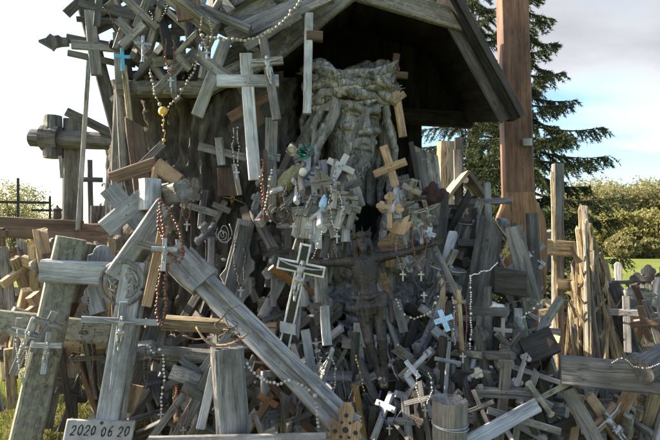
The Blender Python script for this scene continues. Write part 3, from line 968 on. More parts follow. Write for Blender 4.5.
def board(label, A, B, Y, outline, d, mat, name='carved_board', cat='board', yaw=0, group=None, parent=None, face=None):
    """carved board; outline in units of photo pixels, x across, z along A->B"""
    Ya, Yb = Y if isinstance(Y, tuple) else (Y, Y)
    a, b = at(A[0], A[1], Ya), at(B[0], B[1], Yb); sc = S((Ya + Yb) / 2)
    g = prism_geo(orient([(x * sc, z * sc) for x, z in outline]), d * sc, min(.003, d * sc * .2))
    o = link(name, mesh(name, g[0], g[1], MAT[mat]), parent, frame(a, b, R(yaw), face))
    if parent is None: tag(o, label, cat, group)
    return o

# bead strings -------------------------------------------------------
ICO = None
def ico():
    global ICO
    if ICO is None:
        bm = bmesh.new(); bmesh.ops.create_icosphere(bm, subdivisions=1, radius=1.0)
        ICO = (np.array([v.co[:] for v in bm.verts]), np.array([[v.index for v in f.verts] for f in bm.faces])); bm.free()
    return ICO
def catmull(P, n):
    P = [Vector(p) for p in P]
    out = []
    Q = [P[0] * 2 - P[1]] + P + [P[-1] * 2 - P[-2]]
    for i in range(1, len(Q) - 2):
        for k in range(n):
            t = k / n
            a, b, c, d = Q[i - 1], Q[i], Q[i + 1], Q[i + 2]
            out.append(.5 * ((2 * b) + (-a + c) * t + (2 * a - 5 * b + 4 * c - d) * t * t + (-a + 3 * b - 3 * c + d) * t ** 3))
    out.append(P[-1])
    return out
def resample(pts, step):
    out = [pts[0]]; acc = 0
    for i in range(len(pts) - 1):
        d = (pts[i + 1] - pts[i]).length
        while acc + d >= step:
            t = (step - acc) / d
            p = pts[i].lerp(pts[i + 1], t); out.append(p)
            pts[i] = p; d = (pts[i + 1] - p).length; acc = 0
        acc += d
    return out
def rosary(label, px, Y, r, mat, gap=2.5, pend=None, pmat='silver', cat='rosary', name='rosary', group='rosaries draped over the crosses', medal=None, psize=7, string='twine'):
    """px: list of photo pixels, or (x, y, Y)"""
    P = [at(p[0], p[1], p[2] if len(p) > 2 else Y) for p in px]
    cur = catmull(P, 12)
    hs = (sum(ord(ch) for ch in label) % 97) * .37
    for i, q in enumerate(cur):
        amp = .9 * S(Y) * (2.0 if r > .8 else 1.0)
        q += Vector((mnoise.noise(Vector((i * .16, hs, 0))), mnoise.noise(Vector((i * .2, 0, hs))) * .8, mnoise.noise(Vector((0, i * .16, hs))))) * amp
    sc = S(Y); r *= .84
    t = thing(name, label, cat, P[0], group)
    g = tube_geo(cur, r * sc * .28, 4)
    link('string', mesh('string', g[0], g[1], MAT[string]), t)
    pos = resample([p.copy() for p in cur], r * sc * gap)
    V0, F0 = ico()
    Vs, Fs = [], []
    nb_ = 0
    for i, p in enumerate(pos):
        if i % 11 in (4, 6) and gap > 2.15: continue       # bare cord either side of the larger bead
        k = r * sc * (random.uniform(.82, 1.12)) * (1.3 if i % 11 == 5 else 1)
        jj = np.array([random.uniform(-.3, .3) * r * sc for _ in range(3)])
        Vs.append(V0 * k * np.array([1, 1, random.uniform(.85, 1.1)])[None, :] + np.array(p)[None, :] + jj[None, :]); Fs.append(F0 + nb_ * len(V0)); nb_ += 1
    bo = link('beads', np_mesh('beads', np.concatenate(Vs), np.concatenate(Fs), MAT[mat], True), t)
    bo['kind'] = 'stuff'
    if medal:
        q = at(medal[0], medal[1], Y - .01)
        g = xf(lathe_geo([(medal[2] * sc * .8, -.004), (medal[2] * sc, 0), (medal[2] * sc * .55, .005)], 10), Matrix.Rotation(R(90), 4, 'X'))
        link('medal', mesh('medal', g[0], g[1], MAT[pmat], True), t, Matrix.Translation(q))
    if pend:
        a, b = at(pend[0], pend[1] + psize, Y - .012), at(pend[0], pend[1] - psize, Y - .012)
        w = psize * .32 * sc; L = (b - a).length
        g = merge([beam_geo(L, w, w * .6, 2, .03), xf(beam_geo(L * .62, w * .96, w * .5, 2, .03), Matrix.Translation((-L * .31, -w * .1, L * .66)) @ Matrix.Rotation(R(90), 4, 'Y'))])
        link('pendant_cross', mesh('pendant_cross', g[0], g[1], MAT[pmat]), t, frame(a, b))
    return t

# ------------------------------------------------------------------ left: crosses against the bright sky
def log_cross():
    Y = 3.75; s = S(Y)
    t = thing('log_cross', 'large log cross with knobbed arm end standing against the white sky', 'cross', Vector((at(72, 330, Y).x, Y, ground_z(at(72, 330, Y).x, Y))))
    beam('upright', Vector((at(71, 330, Y).x, Y, .3)), at(73, 120, Y), 19 * s, 15 * s, 'greyw', t, seg=8)
    def lg(name, a, b, r):
        M = frame(a, b); g = log_geo((b - a).length, r)
        link(name, mesh(name, g[0], g[1], MAT['greyd']), t, M)
    lg('crossbar', at(32, 138, Y - .09), at(138, 143, Y - .09), 9 * s)
    lg('arm_knob', at(53, 158, Y - .10), at(53, 116, Y - .10), 8.5 * s)
    lg('arm_collar', at(44, 138, Y - .095), at(61, 139, Y - .095), 13 * s)
log_cross()
stick('bent log leaning above the arm of the large log cross', (68, 112), (116, 136), 3.62, 9, 8, 'greyd', name='leaning_log', cat='log')
stick('short rod hanging below the knobbed arm of the log cross', (62, 178), (60, 156), 3.6, 3.4, 3, 'greyw', name='hanging_rod', cat='rod')
stick('thin grey pole rising between the log cross and the leaning cross', (78, 230), (89, 58), 3.3, 4.5, 4, 'grey', name='thin_pole', cat='pole')
def leaning_ornate():
    Y = 2.9; s = S(Y)
    a, b = at(136, 205, 3.0), at(79, -14, Y)
    t = thing('leaning_cross', 'tall leaning grey cross with a pointed knob on its left arm, against the sky', 'cross', a)
    beam('upright', a, b, 13 * s, 9 * s, 'greyd', t, 0, seg=8)
    beam('crossbar', at(68, 38, Y - .03), at(150, 54, Y - .03), 9 * s, 7 * s, 'greyd', t)
    beam('lower_crossbar', at(69, 53, Y - .022), at(130, 66, Y - .022), 6.5 * s, 6 * s, 'greyd', t)
    out = [(0, -3.4), (6, -3.8), (9, -6), (13, -5), (16, -7.5), (20, -3), (27, -.5), (22, 3), (17, 6.5), (15, 9), (12, 5.5), (7, 4.2), (0, 3.6)]
    g = prism_geo(orient([(x * s, z * s) for x, z in out]), 7 * s, .002)
    M = frame(at(69, 42, Y - .03), at(69, 30, Y - .03)) @ Matrix.Rotation(R(172), 4, 'Y')
    link('arm_knob', mesh('arm_knob', g[0], g[1], MAT['greyd']), t, M)
leaning_ornate()
cross('pale grey cross nailed on the tall leaning cross', (97, 75), (90, 11), 2.78, 11, (.44, .62), 6, 'grey', skew=4, bw=8)
cross('dark cross jutting out at the top left against the white sky', (66, 14), (104, -22), 2.8, 9, (.55, .9), 7, 'greyd')
cross('dark broad cross tilted behind the leaning one near the top left', (132, 50), (92, -18), 2.95, 12, (.45, .7), 9, 'greyd')
cross('bright blue plastic cross hanging on the pole left of the trunk', (123, 71), (122, 48), 2.62, 3.6, (.63, .62), 2, 'bluebright', name='plastic_cross')
stick('thin grey stave left of the trunk behind the blue cross', (124, 175), (116, 33), 2.78, 7, 5, 'grey')
stick('yellowish stripped branch standing behind the red brown plank', (131, 130), (124, 66), 2.72, 6, 6, 'straw', name='stripped_branch', cat='branch')
stick('red brown plank standing upright against the tree trunk', (143, 195), (134, 117), 2.66, 17, 6, 'brown', name='brown_plank', cat='plank', top='slant')
stick('grey brown post behind the red brown plank', (116, 235), (121, 92), 2.85, 12, 9, 'greyw', name='rough_post', cat='post')

# rail fence behind the left crosses
def rail_fence():
    Y = 3.35; s = S(Y)
    t = thing('rail_fence', 'brown rail fence behind the crosses on the left', 'fence', Vector((at(40, 300, Y).x, Y, .4)))
    beam('rail', at(-70, 223, Y), at(82, 231, Y), 21 * s, 7 * s, 'brown', t, seg=8)
    beam('rail', at(80, 235, Y - .02), at(113, 235, Y - .02), 22 * s, 8 * s, 'brown', t)
    for x in (-22, 97):
        beam('post', Vector((at(x, 240, Y).x, Y + .09, .2)), at(x, 206, Y + .09), 14 * s, 12 * s, 'greyw', t)
    beam('rail', at(-70, 292, Y), at(113, 296, Y), 13 * s, 6 * s, 'greyw', t, seg=8)
rail_fence()
def carved_pillar():
    Y = 4.0; s = S(Y)
    x = at(107, 240, Y).x
    z0 = .35
    t = thing('carved_pillar', 'slim carved pillar with flared foot behind the rail fence', 'pillar', Vector((x, Y, z0)))
    prof = []
    zt = at(0, 146, Y).z
    for px, w in ((146, 6), (150, 8), (156, 5), (164, 7), (172, 5), (184, 6), (192, 9), (200, 8), (208, 13), (218, 18), (232, 19), (300, 19)):
        prof.append((w * s * .5, at(0, px, Y).z))
    prof = sorted(prof, key=lambda q: q[1])
    prof[0] = (prof[0][0], z0)
    g = lathe_geo(prof, 10)
    link('shaft', mesh('shaft', g[0], g[1], MAT['grey'], False), t, Matrix.Translation((x, Y, 0)))
    for dx, zz in ((-10, 206), (10, 206), (-7, 186), (8, 176)):
        c = at(107 + dx * .6, zz, Y - .01)
        pts = [c + Vector((math.cos(q) * 7 * s * (1 if dx > 0 else -1) * (q / 5), 0, math.sin(q) * 7 * s * (q / 5))) for q in [k * .5 for k in range(10)]]
        gg = tube_geo(pts, 1.1 * s, 5)
        link('scroll', mesh('scroll', gg[0], gg[1], MAT['grey']), t)
carved_pillar()
cross('slender dark cross with thin arms far behind the fence on the left', (18, 232), (18, 178), 6.0, 2.6, (.55, 1.0), 2, 'black')
cross('thin spindly cross beside the log cross, far behind', (50, 232), (50, 196), 6.5, 2.2, (.6, .9), 2, 'black')
cross('low stubby cross behind the fence right of the log cross', (91, 226), (90, 160), 5.0, 5, (.7, .35), 4, 'greyd')
def lantern():
    Y = 3.3; s = S(Y)
    c = at(57, 217, Y)
    t = thing('grave_lantern', 'small dark lantern standing on the fence rail by the log cross', 'lantern', c)
    g = lathe_geo([(4.0 * s, -2 * s), (4.4 * s, 0), (4.0 * s, 6 * s), (3.2 * s, 6.5 * s)], 10)
    link('body', mesh('body', g[0], g[1], MAT['iron']), t, Matrix.Translation(c))
    g = lathe_geo([(4.8 * s, 6.6 * s), (4.5 * s, 8 * s), (1.4 * s, 10 * s), (.8 * s, 12 * s)], 10)
    link('lid', mesh('lid', g[0], g[1], MAT['iron']), t, Matrix.Translation(c))
lantern()

# ------------------------------------------------------------------ left middle group
def big_left_cross():
    Y = 2.34; s = S(Y)
    a, b = at(22, 452, 2.30), at(72, 238, Y)
    t = thing('leaning_cross', 'grey lichen covered cross leaning right with a long pale crossbar end, front left', 'cross', a)
    beam('upright', a, b, 27 * s, 17 * s, 'lichen', t, R(8), seg=9, jit=.05)
    beam('crossbar', at(43, 270, Y - .05), at(118, 274, Y - .02), 22 * s, 17 * s, 'greyb', t, R(6), jit=.05)
big_left_cross()
cross('small rough cross hanging tilted on the lichen covered upright, bottom left', (13, 374), (36, 318), (2.22, 2.2), 8, (.7, .55), 5, 'grey', fig='silver')
cross('grey cross pinned on the lichen covered upright beside the white metal one', (33, 352), (55, 312), 2.2, 7, (.72, .6), 4, 'grey', skew=-6)
cross('white metal crucifix on the lichen covered upright', (43, 374), (49, 332), 2.17, 5, (.68, .62), 2.5, 'pale', fig='silver', name='metal_crucifix', cat='crucifix')
stick('short stick hanging left of the white metal crucifix', (14, 372), (19, 318), 2.3, 5, 4, 'grey')
stick('thick horizontal lichen spotted beam at left behind the leaning uprights', (-30, 318), (112, 334), 2.55, 23, 16, 'lichen', name='horizontal_beam', cat='beam')
# ring cross with plaque
def plaque_cross():
    Y = 2.28; s = S(Y)
    a, b = at(99, 470, 2.24), at(134, 262, Y)
    t = thing('ring_cross', 'grey white ring cross carrying a plaque dated 2020 06 20', 'cross', a)
    beam('upright', a, b, 21 * s, 11 * s, 'greyb', t, R(-4), seg=9, jit=.04)
    beam('edge_strip', a + Vector((.055, .02, 0)), b + Vector((.055, .02, 0)), 7 * s, 8 * s, 'greyw', t, 0, seg=6)
    c = at(122, 283, Y - .035)
    for rad, q in ((21, .0), (15, .006)):
        pts = [c + Vector((math.cos(k * math.pi / 16) * rad * s, q, math.sin(k * math.pi / 16) * rad * s)) for k in range(32)]
        g = tube_geo(pts, 2.2 * s if rad > 16 else 1.4 * s, 6, closed=True)
        link('ring', mesh('ring', g[0], g[1], MAT['grey'], True), t)
    for k in range(9):
        an = k * 2 * math.pi / 9
        p0 = c + Vector((math.cos(an) * 15 * s, .004, math.sin(an) * 15 * s)); p1 = c + Vector((math.cos(an) * 6 * s, .004, math.sin(an) * 6 * s))
        p2 = c + Vector((math.cos(an + .5) * 10 * s, .0, math.sin(an + .5) * 10 * s))
        g = tube_geo(catmull([p0, p2, p1], 5), 1.0 * s, 5)
        link('filigree', mesh('filigree', g[0], g[1], MAT['grey'], True), t)
    # plaque
    Yp = Y - .075
    pa, pb = at(93, 468, Yp), at(96, 416, Yp)
    M = frame(pa, pb) @ Matrix.Rotation(R(7), 4, 'Y')
    sp = S(Yp)
    g = beam_geo(46 * sp, 63 * sp, 5 * sp, 3, .01, 0, .2)
    p = link('plaque', mesh('plaque', g[0], g[1], MAT['plaque']), t, M)
    digits = {'2': [(0, .75), (.2, 1), (.6, 1), (.75, .75), (.5, .4), (0, 0), (.8, .02)],
              '0': [(.4, 1), (.08, .75), (.05, .3), (.35, 0), (.7, .25), (.72, .72), (.4, 1)],
              '6': [(.65, .98), (.25, .75), (.05, .3), (.3, 0), (.65, .15), (.6, .45), (.3, .5), (.1, .3)]}
    x = -26.0
    for ch in '2020 06 20':
        if ch == ' ':
            x += 3.4; continue
        k1, k2, k3 = random.uniform(.9, 1.12), random.uniform(-.8, .8), random.uniform(.4, 1.3)
        pts = [Vector((x + u * 4.5 * k1 + v * k3, 0, 32 + k2 + v * 9 * k1 + random.uniform(-.3, .3))) * sp for u, v in digits[ch]]
        cur = catmull(pts, 5)
        V, F = [], []
        for i, q in enumerate(cur):
            tt = (cur[min(i + 1, len(cur) - 1)] - cur[max(i - 1, 0)])
            n = Vector((-tt.z, 0, tt.x)).normalized() * (.62 * sp * (.7 + .5 * math.sin(i * .5 + x) ** 2))
            V += [q + n + Vector((0, -2.75 * sp, 0)), q - n + Vector((0, -2.75 * sp, 0))]
        for i in range(len(cur) - 1):
            F.append((2 * i, 2 * i + 1, 2 * i + 3, 2 * i + 2))
        link('digit', mesh('digit', V, F, MAT['ink']), p, M)
        x += 6.0
    g = xf(lathe_geo([(1.8 * sp, 0), (1.5 * sp, 1.2 * sp), (.3 * sp, 1.6 * sp)], 8), Matrix.Rotation(R(90), 4, 'X'))
    link('nail', mesh('nail', g[0], g[1], MAT['iron'], True), p, M @ Matrix.Translation((0, -2.6 * sp, 44.3 * sp)))
plaque_cross()
cross('slim grey crucifix fixed to the upright above the dated plaque', (113, 389), (124, 302), 2.16, 7.5, (.78, .85), 4, 'greyb', fig='silver', bw=6, figs=.4)
stick('small tan board leaning beside the dated plaque', (127, 412), (135, 385), 2.3, 15, 3, 'tan', name='small_board', cat='board')
stick('dark stake slanting behind the ring cross upright', (128, 398), (165, 300), 2.42, 14, 9, 'greyd', name='stake', cat='stake')
stick('round grey peg end behind the slim crucifix', (122, 352), (153, 350), 2.36, 18, 16, 'grey', name='peg', cat='peg', bev=.3)
# pale cluster at the left edge of the trunk
stick('pale blue grey beam slanting up from the ring cross to the trunk', (113, 276), (164, 204), (2.26, 2.30), 17, 12, 'greyb', name='slanting_beam', cat='beam')
cross('pale blue painted cross lying on its side at the left edge of the trunk', (160, 246), (108, 188), (2.44, 2.36), 19, (.62, .75), 12, 'greyb')
stick('short pale block with a tan end beside the brown planks at the trunk', (150, 210), (150, 179), 2.38, 18, 16, 'pale', name='wood_block', cat='block', yaw=28)
stick('reddish brown plank across the foot of the upright brown plank', (112, 178), (157, 163), 2.42, 13, 8, 'brown', name='brown_plank', cat='plank')
stick('tan block end right of the reddish brown plank', (157, 165), (180, 182), 2.42, 15, 14, 'tan', name='wood_block', cat='block')
stick('pale square block jutting from the pile at the trunk', (160, 195), (184, 190), (2.5, 2.34), 20, 18, 'greyw', name='wood_block', cat='block', yaw=10)
stick('little tan dowel between the blocks at the trunk', (152, 193), (156, 168), 2.4, 7, 7, 'tan', name='dowel', cat='dowel', bev=.3)
stick('small grey slat sticking out below the amber rosary', (138, 168), (163, 143), 2.6, 7, 4, 'greyd')
cross('tan wooden cross with a grey left arm hanging at the left edge of the trunk', (146, 306), (164, 226), 2.2, 9.5, (.72, .52), 5, 'tan', bw=8, skew=2, barmat='greyw')
cross('white glittering little cross hung on the tan wooden cross', (163, 271), (165, 238), 2.14, 4.5, (.66, .75), 2.5, 'pale', fig='silver', figs=.5)
# fence of plain stakes in the sun at far left
for i, (x0, y0, x1, y1, Y, w, m_, lb) in enumerate([
    (10, 320, 1, 246, 2.95, 13, 'greyw', 'leftmost warm grey stake behind the lichen covered cross'),
    (27, 330, 21, 238, 3.05, 9, 'greyw', 'brown grey stake second from the left edge'),
    (50, 300, 40, 227, 2.9, 13, 'tan', 'tan leaning stake in front of the rail fence'),
    (33, 330, 31, 245, 3.2, 10, 'straw', 'straw coloured stake under the rail fence'),
    (117, 330, 112, 236, 2.7, 8, 'straw', 'yellow stake behind the ring cross'),
    (18, 330, 46, 252, 3.12, 7, 'straw', 'straw coloured stake slanting right under the rail fence')]):
    stick(lb, (x0, y0), (x1, y1), Y, w, w * .6, m_, name='stake', cat='stake', top='slant' if i % 2 else 'broken')
stick('square sawn grey post top behind the long pale crossbar', (68, 300), (82, 242), 2.5, 24, 20, 'greyw', name='sawn_post', cat='post', yaw=25)
def tombboard(label, c, Y, s_, mat, rot=0, group=None):
    out = []
    for k in range(13):
        a = math.pi * k / 12
        out.append((math.cos(a) * 9 * s_, 14 * s_ + math.sin(a) * 9 * s_))
    out += [(-13 * s_, 12 * s_), (-13 * s_, 6 * s_), (-8 * s_, 2 * s_), (-9 * s_, -12 * s_), (9 * s_, -12 * s_), (8 * s_, 2 * s_), (13 * s_, 6 * s_), (13 * s_, 12 * s_)]
    return board(label, c, (c[0] + rot, c[1] - 20), Y, out, 5 * s_, mat, group=group)
tombboard('grey rounded carved board beside the ring of the ring cross', (101, 268), 2.42, 1.0, 'greyb', 2)
tombboard('grey scalloped board hanging below the long pale crossbar', (95, 304), 2.44, .8, 'greyb', -6)

# ------------------------------------------------------------------ the big diagonal beam and front timbers
def diagonal():
    a, b = at(352, 432, 2.16), at(172, 250, 2.36)
    t = thing('diagonal_cross', 'big weathered grey beam running diagonally across the pile below the trunk', 'cross', a)
    s = S(2.26)
    beam('upright', a, b, 27 * s, 14 * s, 'grey', t, R(10), seg=10, jit=.04, taper=.12)
    # the squared collar of the beam near its upper end
    dr = (b - a).normalized(); L = (b - a).length
    beam('collar', a + dr * L * .80, a + dr * L * .945, 33 * s, 18 * s, 'grey', t, R(10), jit=.04)
    beam('edge_strip', a + dr * L * .02 + Vector((.018, -.036, .02)), a + dr * L * .80 + Vector((.018, -.036, .02)), 4.5 * s, 4 * s, 'grey', t, R(10), jit=.03)
diagonal()
board('grey scalloped carved board leaning beside the trunk above the diagonal beam', (228, 305), (246, 222), (2.62, 2.7),
      [(-11, 0), (-9, 20), (-14, 26), (-10, 34), (-9, 60), (-9, 86), (9, 86), (9, 58), (12, 50), (17, 46), (18, 38), (14, 32), (18, 26), (20, 16), (15, 8), (13, 0)], 9, 'grey')
stick('darker grey slat lying on the scalloped carved board', (224, 310), (245, 226), (2.55, 2.63), 12, 5, 'greyd')
stick('thick square grey post standing front and centre left', (232, 460), (229, 347), 2.08, 31, 24, 'grey', name='square_post', cat='post', yaw=8)
stick('horizontal grey beam along the bottom edge in front of the square post', (150, 444), (326, 441), 1.98, 15, 15, 'grey', name='horizontal_beam', cat='beam')
stick('warm tan log lying across behind the twig wreath', (158, 322), (276, 330), 2.55, 15, 14, 'straw', name='log', cat='log', bev=.3)
stick('rough log end below the tan log', (150, 352), (212, 356), 2.45, 14, 12, 'greyw', name='log', cat='log', bev=.3)
stick('white painted stick leaning left of the square post', (201, 428), (214, 368), 2.1, 9, 7, 'pale')
cross('long dark grey cross leaning across the stick bundle, bottom left of the square post', (172, 446), (222, 352), 2.12, 11, (.55, .35), 7, 'greyd')
cross('thin grey cross leaning right in the stick bundle left of the square post', (146, 446), (233, 328), 2.22, 7, (.62, .32), 5, 'grey')
stick('grey slat under the leaning crosses, bottom left of the square post', (184, 450), (226, 372), 2.17, 9, 6, 'greyw')
stick('squared block end left of the square post', (172, 372), (200, 382), 2.2, 14, 14, 'greyw', name='wood_block', cat='block')
def twig_wreath():
    Y = 2.06; s = S(Y)
    c = at(222, 340, Y)
    t = thing('twig_wreath', 'tangle of bent twigs and rusty wire on top of the square post', 'twigs', c)
    rd = random.Random(2)
    for i in range(9):
        p = [c + Vector((rd.uniform(-26, 22), rd.uniform(-6, 8), rd.uniform(-6, 12))) * s]
        for j in range(4):
            p.append(p[-1] + Vector((rd.uniform(-13, 13), rd.uniform(-5, 5), rd.uniform(-4, 9))) * s)
        g = tube_geo(catmull(p, 5), rd.uniform(.5, 1.1) * s, 5, .3 * s)
        link('twig', mesh('twig', g[0], g[1], MAT['brown' if i % 3 else 'iron'], True), t)
    for x0, y0, x1, y1, m_ in ((214, 345, 196, 327, 'tan'), (214, 346, 248, 334, 'tan')):
        g = tube_geo(catmull([at(x0, y0, Y), at((x0 + x1) / 2, (y0 + y1) / 2 + 4, Y - .02), at(x1, y1, Y)], 5), 1.8 * s, 6, 1.0 * s)
        link('twig', mesh('twig', g[0], g[1], MAT[m_], True), t)
twig_wreath()
def stump_post():
    Y = 2.06; s = S(Y)
    a, b = at(450, 462, Y), at(450, 399, Y)
    t = thing('stump_post', 'short round grey stake with a sawn top at the bottom right of centre', 'stake', a)
    n = 28; V, F = [], []
    rd = random.Random(4)
    L = (b - a).length
    off = [1 + rd.uniform(-.07, .05) for _ in range(n)]
    for i in range(7):
        for k in range(n):
            an = 2 * math.pi * k / n
            rr = 17 * s * off[k] * (.93 + .015 * i)
            V.append((rr * math.cos(an), rr * math.sin(an), L * i / 6 + (rd.uniform(-.006, .004) if i == 6 else 0)))
    for i in range(6):
        for k in range(n):
            F.append((i * n + k, i * n + (k + 1) % n, (i + 1) * n + (k + 1) % n, (i + 1) * n + k))
    m = len(V)
    for k in range(n):
        an = 2 * math.pi * k / n
        V.append((11 * s * math.cos(an), 11 * s * math.sin(an), L - .012 + rd.uniform(-.004, .003)))
    V.append((0, 0, L - .02))
    for k in range(n):
        F.append((6 * n + k, 6 * n + (k + 1) % n, m + (k + 1) % n, m + k)); F.append((m + k, m + (k + 1) % n, m + n))
    link('stake_body', mesh('stake_body', V, F, MAT['greyw']), t, frame(a, b))
    M = frame(a, b)
    for zf in (.58, .63):
        pts = [M @ Vector((17.4 * s * math.cos(q), 17.4 * s * math.sin(q), L * zf + .006 * math.sin(q * 1 + zf * 30))) for q in [k * math.pi / 14 for k in range(28)]]
        g = tube_geo(pts, .8 * s, 5, closed=True)
        link('wire', mesh('wire', g[0], g[1], MAT['silver'], True), t)
    # the sharpened tip of a stick nailed to it
stump_post()
stick('pale blue grey beam slanting up right of the round stake', (462, 446), (536, 406), (2.05, 2.2), 14, 9, 'greyb', name='slanting_beam', cat='beam')
stick('thin grey lath lying below the dark heap at lower right', (488, 410), (560, 432), 2.18, 7, 4, 'greyw')
# heavy beam at the lower right
def heavy_beam():
    a, b = at(560, 370, 2.30), at(700, 381, 2.12)
    o = beam('heavy_beam', a, b, 27 * S(2.25), .19, 'greyd', None, 0, Vector((-.20, -1, .16)), seg=12, jit=.04, bev=.06)
    tag(o, 'heavy square grey beam lying across the lower right corner', 'beam')
heavy_beam()
def wreath_log():
    Y = 2.12; s = S(Y)
    a, b = at(640, 372, Y - .02), at(668, 354, Y + .10)
    M = frame(a, b); g = log_geo((b - a).length, 13 * s)
    o = link('short_log', mesh('short_log', g[0], g[1], MAT['greyd']), None, M)
    tag(o, 'short dark log lying on the heavy beam at the right edge', 'log')
wreath_log()
rosary('cord with tiny beads lying on the heavy beam', [(612, 363), (622, 358), (634, 366), (646, 368), (660, 364)], 2.05, .8, 'pearl', 3.2, None)

# ------------------------------------------------------------------ crosses hung on the roof edge and round the statue
cross('long pale white cross hanging from the roof edge left of the shrine', (255, 180), (246, 54), 2.50, 12.5, (.78, .48), 7, 'pale', skew=2)
cross('dark grey cross with a small pale figure hanging beside the long white cross', (277, 120), (263, 38), 2.46, 9, (.70, .38), 6, 'grey', fig='silver', figs=.34, skew=2, bw=8)
cross('grey cross tilted right hanging under the bead string at the roof edge', (197, 116), (226, 40), 2.55, 12, (.62, .55), 7, 'grey', skew=16)
cross('slim pale cross hanging straight down in front of the shrine opening, seen edge on', (307, 114), (309, 14), 2.66, 8.5, (.77, .16), 8, 'pale', bw=10, barmat='brown', barshift=.06)
stick('tan board hanging behind the long pale white cross', (270, 212), (272, 118), 2.62, 12, 4, 'greyw')
cross('reddish tan cross half hidden behind the long pale white cross', (229, 118), (275, 92), 2.68, 10, (.5, .8), 5, 'brown')
stick('light grey board end jutting out at the upper edge left of the bead string', (170, -4), (216, 30), 2.5, 16, 9, 'greyw', name='board_end', cat='board', yaw=30)
stick('broad grey roof plank lying on the left slope of the shrine', (228, 38), (330, -6), 2.66, 22, 6, 'grey', name='roof_plank', cat='plank', face=Vector((-.3, -1, .2)))
stick('grey plank wedged behind the left edge board of the roof', (196, 88), (300, 24), 2.86, 30, 6, 'greyd', name='roof_plank', cat='plank')
stick('second grey plank lying higher on the left slope of the shrine', (215, 24), (318, -22), 2.72, 18, 6, 'grey', name='roof_plank', cat='plank')
stick('narrow pale lath along the left roof edge', (246, 48), (300, 14), 2.60, 8, 5, 'grey')
stick('round grey branch crossing the top of the trunk', (196, 6), (250, 30), 2.6, 9, 9, 'grey', name='branch', cat='branch', bev=.3)
stick('dark brown board hanging at the top of the trunk', (190, 20), (186, -12), 2.5, 24, 5, 'brown', name='board', cat='board', yaw=-12)
cross('slim grey cross slanting under the board ends at the top of the trunk', (155, 92), (196, 50), 2.58, 8, (.7, .3), 5, 'grey')
cross('grey white cross with a bent arm left of the trunk top', (136, 28), (150, -8), 2.6, 8, (.4, 1.0), 5, 'greyw', skew=20)
cross('grey worn cross pointing down right at the top left of the trunk', (149, 52), (118, 20), 2.6, 9, (.5, .7), 6, 'grey')
cross('metal crucifix hanging on a cord at the top left of the trunk', (143, 62), (143, 36), 2.52, 3, (.7, .6), 2, 'silver', name='metal_crucifix', cat='crucifix', fig='silver', figs=.6)
# on the bark
cross('grey cross tipped on its side nailed to the dark bark', (199, 146), (247, 158), 2.78, 8, (.45, .55), 5, 'grey', skew=-20)
stick('thin tan slat hanging on the bark below the tipped cross', (240, 195), (234, 164), 2.74, 5, 3, 'greyw')
cross('small grey cross nailed low on the bark', (201, 226), (205, 190), 2.82, 7, (.45, .85), 4, 'grey', skew=12)
cross('small dark cross with a ring on the bark beside the carved board', (209, 262), (210, 228), 2.78, 8, (.75, .6), 5, 'greyd')
stick('little grey slat hanging under the small dark ringed cross', (211, 268), (211, 238), 2.72, 7, 4, 'grey')
stick('reddish square board on the bark left of the red stick', (228, 196), (227, 168), 2.86, 20, 3, 'brown', name='board', cat='board')
stick('red brown stick standing left of the statue cluster', (266, 222), (265, 150), 2.52, 4.5, 4, 'brown')
def wire_ornament(label, c, Y, pts, name, mat, r=.7, cat='ornament', extra=()):
    s = S(Y); C = at(c[0], c[1], Y)
    t = thing(name, label, cat, C)
    for k, P in enumerate([pts] + list(extra)):
        cur = catmull([C + Vector((x * s, 0.004 * k, z * s)) for x, z in P], 5)
        g = tube_geo(cur, r * s * (1 if k == 0 else .6), 5)
        link('wire' if k else 'outline', mesh('wire', g[0], g[1], MAT[mat], True), t)
    return t
heart = [(0, -11), (-9, -3), (-11, 4), (-7, 9), (-2, 7), (0, 3), (2, 7), (7, 9), (11, 4), (9, -3), (0, -11)]
wire_ornament('heart shaped wire ornament hanging left of the statue', (279, 214), 2.42, heart, 'wire_heart', 'iron', .7, extra=[[(x * .6 + 2 * math.sin(i * 2.1 + k), z * .6 + 2 * math.cos(i * 1.7 + k)) for i, (x, z) in enumerate(heart)] for k in range(4)])
curl = [(math.cos(a * .9) * a * 1.3, math.sin(a * .9) * a * 1.6) for a in range(9)]
wire_ornament('curled white wire ornament nailed on the bark', (223, 234), 2.76, curl, 'wire_curl', 'pearl', .6, extra=[[(-x * .8, z * .7) for x, z in curl], [(x * .6, -z) for x, z in curl]])
wire_ornament('dark wire cross ornament high on the bark', (223, 136), 2.80, curl, 'wire_curl', 'iron', .6, extra=[[(-x, z) for x, z in curl]])
